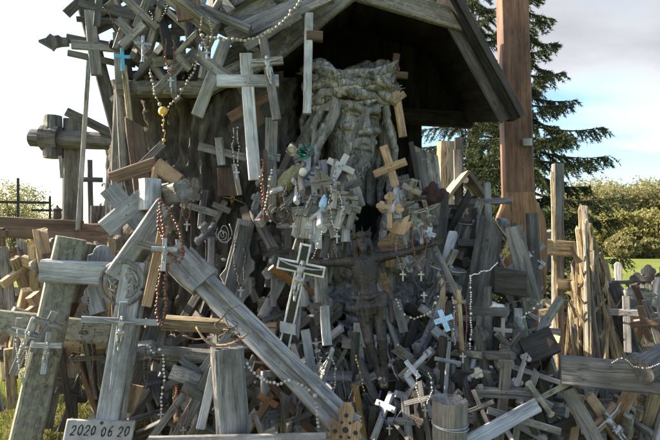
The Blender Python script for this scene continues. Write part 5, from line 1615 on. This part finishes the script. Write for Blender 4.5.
# ------------------------------------------------------------------ the heap: many more crosses, each its own thing
def tone_pick(r, weights):
    k = r.random() * sum(v for _, v in weights)
    for n, v in weights:
        k -= v
        if k <= 0: return n
    return weights[-1][0]
KEEP = [(112, 134, 42, 74, 2.76), (340, 402, 225, 392, 2.62), (566, 628, 195, 362, 4.5), (278, 326, 240, 350, 2.5), (540, 575, 160, 300, 4.5), (495, 540, 225, 310, 2.78)]
def heap(region, polyg, count, depth, length, width, weights, seed, group, anchors, lean=1.0, sticks=.35, dz=.14):
    """anchors: list of (x, y, phrase); depth(x, y) -> distance"""
    r = random.Random(seed)
    x0, x1 = min(p[0] for p in polyg), max(p[0] for p in polyg); y0, y1 = min(p[1] for p in polyg), max(p[1] for p in polyg)
    def inside(x, y):
        c = False
        for i in range(len(polyg)):
            (ax, ay), (bx, by) = polyg[i - 1], polyg[i]
            if (ay > y) != (by > y) and x < (bx - ax) * (y - ay) / (by - ay) + ax: c = not c
        return c
    done = 0
    pts = []
    while done < count:
        best = None
        for _ in range(6):      # spread them evenly
            x, y = r.uniform(x0, x1), r.uniform(y0, y1)
            if not inside(x, y): continue
            dd = min([(x - p[0]) ** 2 + (y - p[1]) ** 2 for p in pts] or [1e9])
            if best is None or dd > best[0]: best = (dd, x, y)
        if best is None: continue
        _, x, y = best; pts.append((x, y))
        Y = depth(x, y) + r.uniform(-dz, dz)
        ln = r.uniform(*length); w = r.uniform(*width)
        for (kx0, kx1, ky0, ky1, kY) in KEEP:
            if kx0 - ln * .25 < x < kx1 + ln * .25 and ky0 - ln * .3 < y < ky1 + ln * .3: Y = max(Y, kY + r.uniform(0, .12))
        an = r.gauss(0, 38 * lean) + (180 if r.random() < .12 else 0)
        ca, sa = math.cos(R(an)), math.sin(R(an))
        A, B = (x - sa * ln / 2, y + ca * ln / 2), (x + sa * ln / 2, y - ca * ln / 2)
        m_ = tone_pick(r, weights)
        ya = r.uniform(-.09, .09)
        an_ = (an + 180) % 360 - 180
        tilt = 'upright' if abs(an_) < 12 else ('leaning right' if 0 < an_ < 50 else ('leaning left' if -50 < an_ < 0 else ('lying flat' if abs(an_) < 130 else 'upside down')))
        size = 'long' if ln > length[0] + .66 * (length[1] - length[0]) else ('short' if ln < length[0] + .33 * (length[1] - length[0]) else 'medium')
        wd = ('slim ' if w < width[0] + .3 * (width[1] - width[0]) else ('thick ' if w > width[0] + .7 * (width[1] - width[0]) else ''))
        ax = min(anchors, key=lambda q: (q[0] - x) ** 2 + (q[1] - y) ** 2)
        pos = ('just above' if y < ax[1] - 14 else 'just below') if abs(y - ax[1]) > abs(x - ax[0]) and abs(y - ax[1]) > 14 else (('left of' if x < ax[0] - 9 else 'right of') if abs(x - ax[0]) > 9 else 'close to')
        isst = r.random() < sticks
        kind = 'lath' if isst else 'cross'
        bits = [size, wd + tn[m_], kind, tilt + ',', pos, ax[2]]
        if len(' '.join(bits).split()) > 15: bits = bits[1:]
        lab = ' '.join(bits)
        rnd = r.random()
        if isst:
            stick(lab, A, B, (Y + ya, Y - ya), w, w * r.uniform(.4, .9), m_, yaw=r.uniform(-50, 50), top=r.choice(['flat', 'flat', 'broken', 'slant']), group=group, name='wooden_lath', cat='lath')
        else:
            fig = None; ends = None; bars = None
            if rnd < .09: fig = 'silver' if r.random() < .75 else 'gold'
            elif rnd < .20: ends = 'round'
            elif rnd < .36: ends = 'cap'
            bar = (r.uniform(.6, .75), r.uniform(.42, .68))
            if fig: lab = lab.replace(' cross ', ' crucifix ', 1)
            if ends: lab = lab.replace(' cross ', ' knobbed cross ' if ends == 'round' else ' capped cross ', 1)
            cross(lab, A, B, (Y + ya, Y - ya), w, bar, w * r.uniform(.45, .8), m_, yaw=r.uniform(-45, 45), fig=fig, ends=ends, group=group, skew=r.uniform(-8, 8), top=r.choice(['flat', 'flat', 'flat', 'slant', 'broken']))
        done += 1
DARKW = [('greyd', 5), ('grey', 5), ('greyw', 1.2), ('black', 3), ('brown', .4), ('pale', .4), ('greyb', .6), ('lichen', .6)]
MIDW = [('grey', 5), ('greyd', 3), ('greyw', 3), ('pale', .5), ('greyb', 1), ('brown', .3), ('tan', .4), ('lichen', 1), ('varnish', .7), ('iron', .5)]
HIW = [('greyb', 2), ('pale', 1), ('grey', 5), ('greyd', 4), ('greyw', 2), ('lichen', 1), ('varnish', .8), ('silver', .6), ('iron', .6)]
SUNW = [('straw', 4), ('greyw', 4), ('tan', 2), ('grey', 3), ('brown', 1), ('lichen', 1)]
slope = lambda x, y: 2.30 + (440 - y) / 140 * .42
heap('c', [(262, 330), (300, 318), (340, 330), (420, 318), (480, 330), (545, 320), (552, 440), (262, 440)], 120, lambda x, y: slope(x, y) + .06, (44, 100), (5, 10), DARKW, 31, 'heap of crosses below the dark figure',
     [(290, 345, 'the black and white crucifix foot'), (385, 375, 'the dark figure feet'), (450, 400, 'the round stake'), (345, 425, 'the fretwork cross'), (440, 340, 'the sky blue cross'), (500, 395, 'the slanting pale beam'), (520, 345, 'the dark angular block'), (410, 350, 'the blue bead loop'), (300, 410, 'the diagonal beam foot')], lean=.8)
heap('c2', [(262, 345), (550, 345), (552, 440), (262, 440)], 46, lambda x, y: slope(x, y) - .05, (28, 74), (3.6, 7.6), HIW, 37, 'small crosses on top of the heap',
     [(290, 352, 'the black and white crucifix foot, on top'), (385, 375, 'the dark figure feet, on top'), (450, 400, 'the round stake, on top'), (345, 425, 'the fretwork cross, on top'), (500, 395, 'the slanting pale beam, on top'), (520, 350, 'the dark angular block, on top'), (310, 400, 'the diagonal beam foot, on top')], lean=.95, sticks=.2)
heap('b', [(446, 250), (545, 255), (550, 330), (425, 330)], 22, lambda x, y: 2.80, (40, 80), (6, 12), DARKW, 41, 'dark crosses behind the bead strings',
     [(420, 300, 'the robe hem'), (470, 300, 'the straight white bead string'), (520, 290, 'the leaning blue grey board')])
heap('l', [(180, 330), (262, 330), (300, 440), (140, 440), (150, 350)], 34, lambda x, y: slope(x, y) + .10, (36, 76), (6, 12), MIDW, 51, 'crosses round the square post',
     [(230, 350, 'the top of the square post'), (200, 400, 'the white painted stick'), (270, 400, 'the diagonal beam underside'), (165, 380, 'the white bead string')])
heap('s', [(262, 150), (330, 170), (335, 320), (290, 330), (262, 300)], 36, lambda x, y: 2.74, (24, 52), (5, 10), MIDW, 61, 'crosses between trunk and statue',
     [(279, 214, 'the wire heart'), (300, 270, 'the black and white crucifix'), (300, 165, 'the green ribbon bow'), (265, 190, 'the red brown stick'), (320, 300, 'the board end under the arm')], lean=.6)
heap('t', [(100, -25), (260, -25), (250, 30), (200, 60), (130, 80), (118, 40)], 58, lambda x, y: 2.78, (34, 80), (4.5, 10), DARKW, 71, 'crosses heaped on top of the trunk',
     [(125, 50, 'the bright blue cross'), (160, 30, 'the dark bead loop up there'), (186, 10, 'the brown board up there'), (230, 10, 'the grey branch up there'), (200, 60, 'the tilted grey hanging cross')])
heap('n1', [(296, 172), (330, 165), (358, 185), (356, 240), (330, 252), (296, 240)], 22, lambda x, y: 2.47, (18, 34), (3.2, 6), [('pale', 3), ('greyw', 3), ('grey', 3), ('greyb', 1), ('tan', 1)], 131, 'small crosses hung on the statue',
     [(340, 168, 'the small tilted white cross'), (323, 203, 'the light blue scrap'), (303, 220, 'the perforated plaque'), (348, 225, 'the cloak hollow rim'), (330, 245, 'the dark figure left arm')], lean=.35, sticks=.1, dz=.05)
heap('n2', [(388, 186), (426, 190), (432, 250), (412, 268), (392, 262)], 16, lambda x, y: 2.50, (18, 34), (3.2, 6), [('pale', 2), ('greyw', 3), ('grey', 3), ('tan', 1.5), ('greyd', 1)], 132, 'small crosses hung on the statue',
     [(390, 170, 'the fresh tan cross'), (402, 222, 'the notched yellow plate'), (430, 200, 'the maroon bundle'), (408, 255, 'the dark figure right arm')], lean=.35, sticks=.1, dz=.05)
heap('bk', [(150, 170), (262, 190), (262, 318), (190, 318)], 16, lambda x, y: 2.84, (24, 54), (6, 10), DARKW, 81, 'dark crosses leaning on the bark',
     [(203, 208, 'the small cross low on the bark'), (240, 270, 'the scalloped carved board'), (223, 234, 'the curled white wire')], lean=.6)
heap('lf', [(-15, 262), (110, 262), (125, 330), (70, 345), (60, 420), (-15, 380)], 28, lambda x, y: 2.72 + (380 - y) / 200 * .5, (40, 86), (7, 13), SUNW, 91, 'stakes and crosses behind the left uprights',
     [(20, 280, 'the leftmost stake'), (60, 310, 'the lichen spotted beam'), (100, 300, 'the ring cross'), (60, 390, 'the lichen covered upright'), (100, 390, 'the dated plaque')], lean=.5)
heap('lg', [(62, 345), (165, 330), (170, 430), (130, 440), (66, 430)], 18, lambda x, y: 2.62, (50, 100), (5, 11), [('greyd', 4), ('brown', 2), ('greyw', 3), ('black', 2)], 95, 'dark stakes behind the dated plaque',
     [(80, 380, 'the dark bead string'), (100, 415, 'the dated plaque'), (140, 380, 'the black bead loop')], lean=.3, sticks=.6)
heap('r', [(548, 385), (600, 378), (668, 370), (668, 440), (548, 440)], 40, lambda x, y: 3.3 - (y - 360) / 80 * .6, (40, 84), (6, 13), SUNW, 101, 'sunlit crosses at the lower right',
     [(555, 310, 'the tall slim grey post'), (595, 350, 'the splintered trunk foot'), (640, 340, 'the rotten plank'), (600, 420, 'the brace under the heavy beam'), (650, 420, 'the lower right corner'), (560, 420, 'the heavy beam end')], lean=.7)
heap('rm', [(540, 300), (575, 300), (575, 360), (540, 360)], 12, lambda x, y: 4.0, (30, 56), (4, 9), SUNW, 102, 'sunlit crosses behind the heavy beam', [(555, 310, 'the tall slim grey post'), (560, 345, 'the heavy beam end')], lean=.4)
heap('rs', [(614, 318), (640, 300), (668, 286), (668, 350), (614, 350)], 20, lambda x, y: 4.3, (30, 60), (4, 8), SUNW, 111, 'crosses before the low fence',
     [(620, 320, 'the round topped board'), (655, 315, 'the dark fleur ended cross')], lean=.5)
heap('bb', [(442, 210), (500, 215), (500, 262), (446, 262)], 10, lambda x, y: 3.05, (40, 80), (5, 9), DARKW, 121, 'dark crosses behind the robe',
     [(460, 230, 'the roofed cross'), (485, 240, 'the dark wide board')], lean=.35)

# ------------------------------------------------------------------ foliage
def leafmat(name, c0, c1, trans=.25, rough=.6):
    m, t, b = newmat(name)
    L = t.links.new
    geo = N(t, 'ShaderNodeNewGeometry')
    r = ramp(t, 0.0, c0, 1.0, c1)
    L(geo.outputs['Random Per Island'], r.inputs[0])
    L(r.outputs[0], b.inputs['Base Color'])
    b.inputs['Roughness'].default_value = rough; b.inputs['Specular IOR Level'].default_value = .2
    tr = N(t, 'ShaderNodeBsdfTranslucent'); L(r.outputs[0], tr.inputs['Color'])
    mx = N(t, 'ShaderNodeMixShader'); mx.inputs[0].default_value = trans
    out = t.nodes['Material Output']
    L(b.outputs[0], mx.inputs[1]); L(tr.outputs[0], mx.inputs[2]); L(mx.outputs[0], out.inputs['Surface'])
    return m
NEEDLE = leafmat('spruce_needles', (.028, .046, .022), (.085, .100, .040), .2)
LEAF_OLIVE = leafmat('hazed_spring_leaves', (.20, .19, .085), (.28, .26, .125), .5)  # spring foliage made paler, distance haze put into the leaf colour
LEAF_YELLOW = leafmat('fresh_yellow_green_leaves', (.22, .22, .08), (.31, .285, .115), .5)
LEAF_PALE = leafmat('pale_catkins', (.20, .20, .09), (.30, .28, .13), .35)
BARK = wood('rough_tree_bark', (.16, .13, .10), (.06, .05, .04), .6, .2)
MAT['bark'] = BARK

PROF = ([0, .28, .42, .56, .62, .78, 1.0], [1, .96, .84, .74, .40, .26, .03])
def spruce(label, x, y, h, rmax, seed, zlow, count=1.0, group=None):
    rd = np.random.default_rng(seed)
    z0 = ground_z(x, y)
    t = thing('spruce_tree', label, 'tree', Vector((x, y, z0)), group)
    g = log_geo(h, .17, 10, 12, .05, .9)
    link('trunk', mesh('trunk', g[0], g[1], BARK), t, Matrix.Translation((x, y, z0)))
    NV, NF, off = [], [], 0
    BV, BF = [], []
    nb = int(70 * count)
    for i in range(nb):
        u = (i + rd.random()) / nb
        z = zlow + (h * .97 - zlow) * u
        ln = rmax * float(np.interp(z / h, PROF[0], PROF[1])) * rd.uniform(.6, 1.12) + .12
        a = i * 2.39996 + rd.uniform(-.3, .3)
        dirv = np.array([math.cos(a), math.sin(a), 0.0]); side = np.array([-math.sin(a), math.cos(a), 0.0])
        m = 10
        pts = []
        for j in range(m + 1):
            s = j / m
            dz = -.42 * ln * s + .30 * ln * s * s + .03 * ln
            pts.append(np.array([0, 0, z]) + dirv * ln * s + np.array([0, 0, dz]) + side * rd.normal(0, .012) * ln)
        BV.append([Vector(p) for p in pts])
        # side twigs, drooping
        ntw = int(60 * ln / 1.6) + 12
        for k in range(ntw):
            s = rd.uniform(.12, 1.0)
            f = s * m; j = min(m - 1, int(f)); p = pts[j] + (pts[j + 1] - pts[j]) * (f - j)
            sg = 1 if k % 2 else -1
            tl = (.16 + .30 * (1 - s)) * rd.uniform(.6, 1.2) * min(1.0, ln / 1.3 + .3)
            d0 = dirv * rd.uniform(.3, .9) + side * sg * rd.uniform(.4, 1.0); d0 /= np.linalg.norm(d0)
            nn = max(20, int(tl * 165))
            ss = rd.uniform(0, 1, nn)
            q = p + d0[None, :] * (ss * tl)[:, None] * .8 + np.array([0, 0, -1.0])[None, :] * (ss ** 1.4 * tl * .75)[:, None]
            nd = rd.normal(0, .55, (nn, 3)) + d0[None, :] * .7 + np.array([0, 0, -.55])[None, :]
            nd /= np.linalg.norm(nd, axis=1)[:, None]
            nl = rd.uniform(.035, .075, nn)[:, None]
            wv = np.cross(nd, rd.normal(0, 1, (nn, 3))); wv /= np.linalg.norm(wv, axis=1)[:, None] + 1e-9
            V = np.stack([q - wv * .0075, q + wv * .0075, q + nd * nl], 1).reshape(-1, 3)
            NV.append(V); NF.append(np.arange(len(V)).reshape(-1, 3) + off); off += len(V)
    parts = [tube_geo(b, .022, 4, .004) for b in BV]
    g = merge(parts)
    o = link('branches', mesh('branches', g[0], g[1], BARK), t, Matrix.Translation((x, y, z0)))
    o = link('crown', np_mesh('crown', np.concatenate(NV), np.concatenate(NF), NEEDLE), t, Matrix.Translation((x, y, z0)))
    o['kind'] = 'stuff'
p = at(528, 240, 7.6)
spruce('drooping spruce tree standing behind the brown post', p.x, p.y, 5.9, 1.38, 5, .35, 1.25, 'spruces behind the shrine')
p = at(474, 240, 9.2)
spruce('second spruce tree further back showing between roof and brown post', p.x, p.y, 7.6, 1.9, 6, .5, 1.5, 'spruces behind the shrine')

def broadleaf(label, name, x, y, h, w, mat, seed, leaf, n, trunk=.25, group=None, lobes=9, low=.12):
    rd = np.random.default_rng(seed)
    z0 = ground_z(x, y)
    t = thing(name, label, 'tree', Vector((x, y, z0)), group)
    parts = [tube_geo([(0, 0, -.1), (rd.normal(0, .05) * w, 0, h * .3), (rd.normal(0, .08) * w, 0, h * .75)], h * .03, 7, h * .008)]
    C, Rr = [], []
    for i in range(lobes):
        a = rd.uniform(0, 6.28); rr = rd.uniform(.05, .36) * w
        zz = rd.uniform(low + .18, .84) * h
        k = 1 - abs(zz / h - .5) * .6
        c = np.array([math.cos(a) * rr * k, math.sin(a) * rr * k, zz]); C.append(c); Rr.append(rd.uniform(.17, .30) * w * k)
        parts.append(tube_geo([(0, 0, h * .22), (c[0] * .5, c[1] * .5, h * .22 + (zz - h * .22) * .6), tuple(c)], h * .012, 5, h * .003))
    g = merge(parts)
    link('trunk', mesh('trunk', g[0], g[1], BARK), t, Matrix.Translation((x, y, z0)))
    li = rd.integers(0, lobes, n)
    C = np.array(C); Rr = np.array(Rr)
    d = rd.normal(0, 1, (n, 3)); d /= np.linalg.norm(d, axis=1)[:, None]
    rad = Rr[li] * rd.uniform(.35, 1.12, n) ** .6
    P = C[li] + d * rad[:, None] * np.array([1, 1, .85])[None, :]
    # clumping
    P += .06 * w * np.stack([np.sin(P[:, 1] * 9 / w * 3 + P[:, 2]), np.sin(P[:, 2] * 8 / w * 3), np.sin(P[:, 0] * 9 / w * 3)], 1) * .5
    P[:, 2] = np.maximum(P[:, 2], low * h * .5)
    u = rd.normal(0, 1, (n, 3)); u /= np.linalg.norm(u, axis=1)[:, None]
    v = np.cross(u, rd.normal(0, 1, (n, 3))); v /= np.linalg.norm(v, axis=1)[:, None]
    s = leaf * rd.uniform(.6, 1.3, n)[:, None]
    V = np.stack([P - u * s, P + v * s * .55, P + u * s, P - v * s * .55], 1).reshape(-1, 3)
    o = link('crown', np_mesh('crown', V, np.arange(4 * n).reshape(-1, 4), mat), t, Matrix.Translation((x, y, z0)))
    o['kind'] = 'stuff'
far = [(596, 170, 92, 95, LEAF_OLIVE, 'olive tree in the far row behind the spruce tips'), (616, 174, 84, 90, LEAF_OLIVE, 'far olive tree just right of the spruce tips'), (640, 172, 86, 92, LEAF_OLIVE, 'far olive tree rising above the yellow green one'),
       (664, 168, 84, 95, LEAF_OLIVE, 'tall far olive tree at the right edge'), (690, 178, 88, 95, LEAF_OLIVE, 'far olive tree cut by the right edge'),
       (634, 198, 70, 74, LEAF_YELLOW, 'rounded yellow green tree before the far olive row'), (662, 202, 62, 70, LEAF_YELLOW, 'yellow green bushy tree at the right edge of the meadow'), (612, 202, 62, 72, LEAF_YELLOW, 'yellow green tree half behind the spruce at the meadow edge'),
       (606, 176, 70, 84, LEAF_OLIVE, 'olive tree filling the gap at the spruce edge'), (628, 176, 70, 86, LEAF_OLIVE, 'olive tree standing behind the rounded yellow green one'), (652, 178, 70, 84, LEAF_OLIVE, 'olive tree left of the tall one at the right edge'), (676, 176, 70, 84, LEAF_OLIVE, 'olive tree just past the right edge'),
       (648, 226, 40, 66, LEAF_OLIVE, 'low olive shrub at the meadow edge between the yellow green trees'), (622, 228, 40, 66, LEAF_OLIVE, 'low olive shrub at the meadow edge near the spruce'), (720, 180, 95, 100, LEAF_OLIVE, 'far olive tree beyond the right edge'), (570, 182, 92, 100, LEAF_OLIVE, 'far olive tree behind the dark spruce')]
for i, (px, top, wpx, Y, m_, lb) in enumerate(far):
    pt = at(px, top + 9 + 5 * math.sin(i * 2.7), Y)
    zb = ground_z(pt.x, Y)
    broadleaf(lb, 'far_tree', pt.x, Y, pt.z - zb, (pt.z - zb) * 1.25, m_, 200 + i, .24, 15000, group='trees beyond the meadow', lobes=26, low=-.05)
for i, (px, top, wpx, Y, lb) in enumerate([(14, 178, 44, 40, 'pale leafless bush with catkins beyond the fence at far left'), (-20, 184, 40, 42, 'pale bush cut by the left edge'), (38, 200, 30, 46, 'small pale bush right of the leafless bush at far left')]):
    pt = at(px, top, Y); zb = ground_z(pt.x, Y)
    broadleaf(lb, 'far_bush', pt.x, Y, pt.z - zb, (pt.z - zb) * 1.0, LEAF_PALE, 300 + i, (.085), 6500, group='bushes at far left', lobes=12, low=.1)
# far wood at the horizon on the left, low hedge
def grass(name, label, boxes, n, seed, hgt, c0, c1):
    rd = np.random.default_rng(seed)
    V = []
    for (x0, x1, y0, y1, k) in boxes:
        m = int(n * k)
        X = rd.uniform(x0, x1, m); Yy = rd.uniform(y0, y1, m)
        Z = np.array([ground_z(a, b) for a, b in zip(X, Yy)]) - .01
        P = np.stack([X, Yy, Z], 1)
        h = hgt * rd.uniform(.4, 1.3, m)
        ln = rd.normal(0, .45, (m, 2)) * h[:, None]
        w = rd.normal(0, 1, (m, 2)); w /= np.linalg.norm(w, axis=1)[:, None]; w *= .004
        w3 = np.concatenate([w, np.zeros((m, 1))], 1)
        tip = P + np.concatenate([ln, h[:, None]], 1)
        V.append(np.stack([P - w3, P + w3, tip], 1).reshape(-1, 3))
    V = np.concatenate(V)
    o = link(name, np_mesh(name, V, np.arange(len(V)).reshape(-1, 3), leafmat(name + '_blades', c0, c1, .35)))
    tag(o, label, 'grass', kind='stuff')
grass('grass', 'sunlit grass tufts growing between the crosses', [(-3.2, -.9, 2.4, 4.6, .45), (1.1, 4.2, 3.0, 7.5, .55)], 26000, 5, .085, (.10, .14, .02), (.24, .25, .06))
def litter():
    rd = np.random.default_rng(9)
    n = 5000
    X = rd.uniform(-2.4, 2.6, n); Yy = rd.uniform(1.9, 4.8, n)
    Z = np.array([ground_z(a, b) for a, b in zip(X, Yy)]) + .006
    P = np.stack([X, Yy, Z], 1)
    u = rd.normal(0, 1, (n, 3)) * np.array([1, 1, .35]); u /= np.linalg.norm(u, axis=1)[:, None]
    v = np.cross(u, np.array([0, 0, 1.0]) + rd.normal(0, .3, (n, 3))); v /= np.linalg.norm(v, axis=1)[:, None]
    s = rd.uniform(.012, .03, n)[:, None]
    V = np.stack([P - u * s, P + v * s * .5, P + u * s, P - v * s * .5], 1).reshape(-1, 3)
    o = link('leaf_litter', np_mesh('leaf_litter', V, np.arange(4 * n).reshape(-1, 4), leafmat('dry_leaves', (.10, .06, .03), (.30, .20, .10), .2)))
    tag(o, 'dry leaves and chips lying on the soil under the crosses', 'leaves', kind='stuff')
litter()
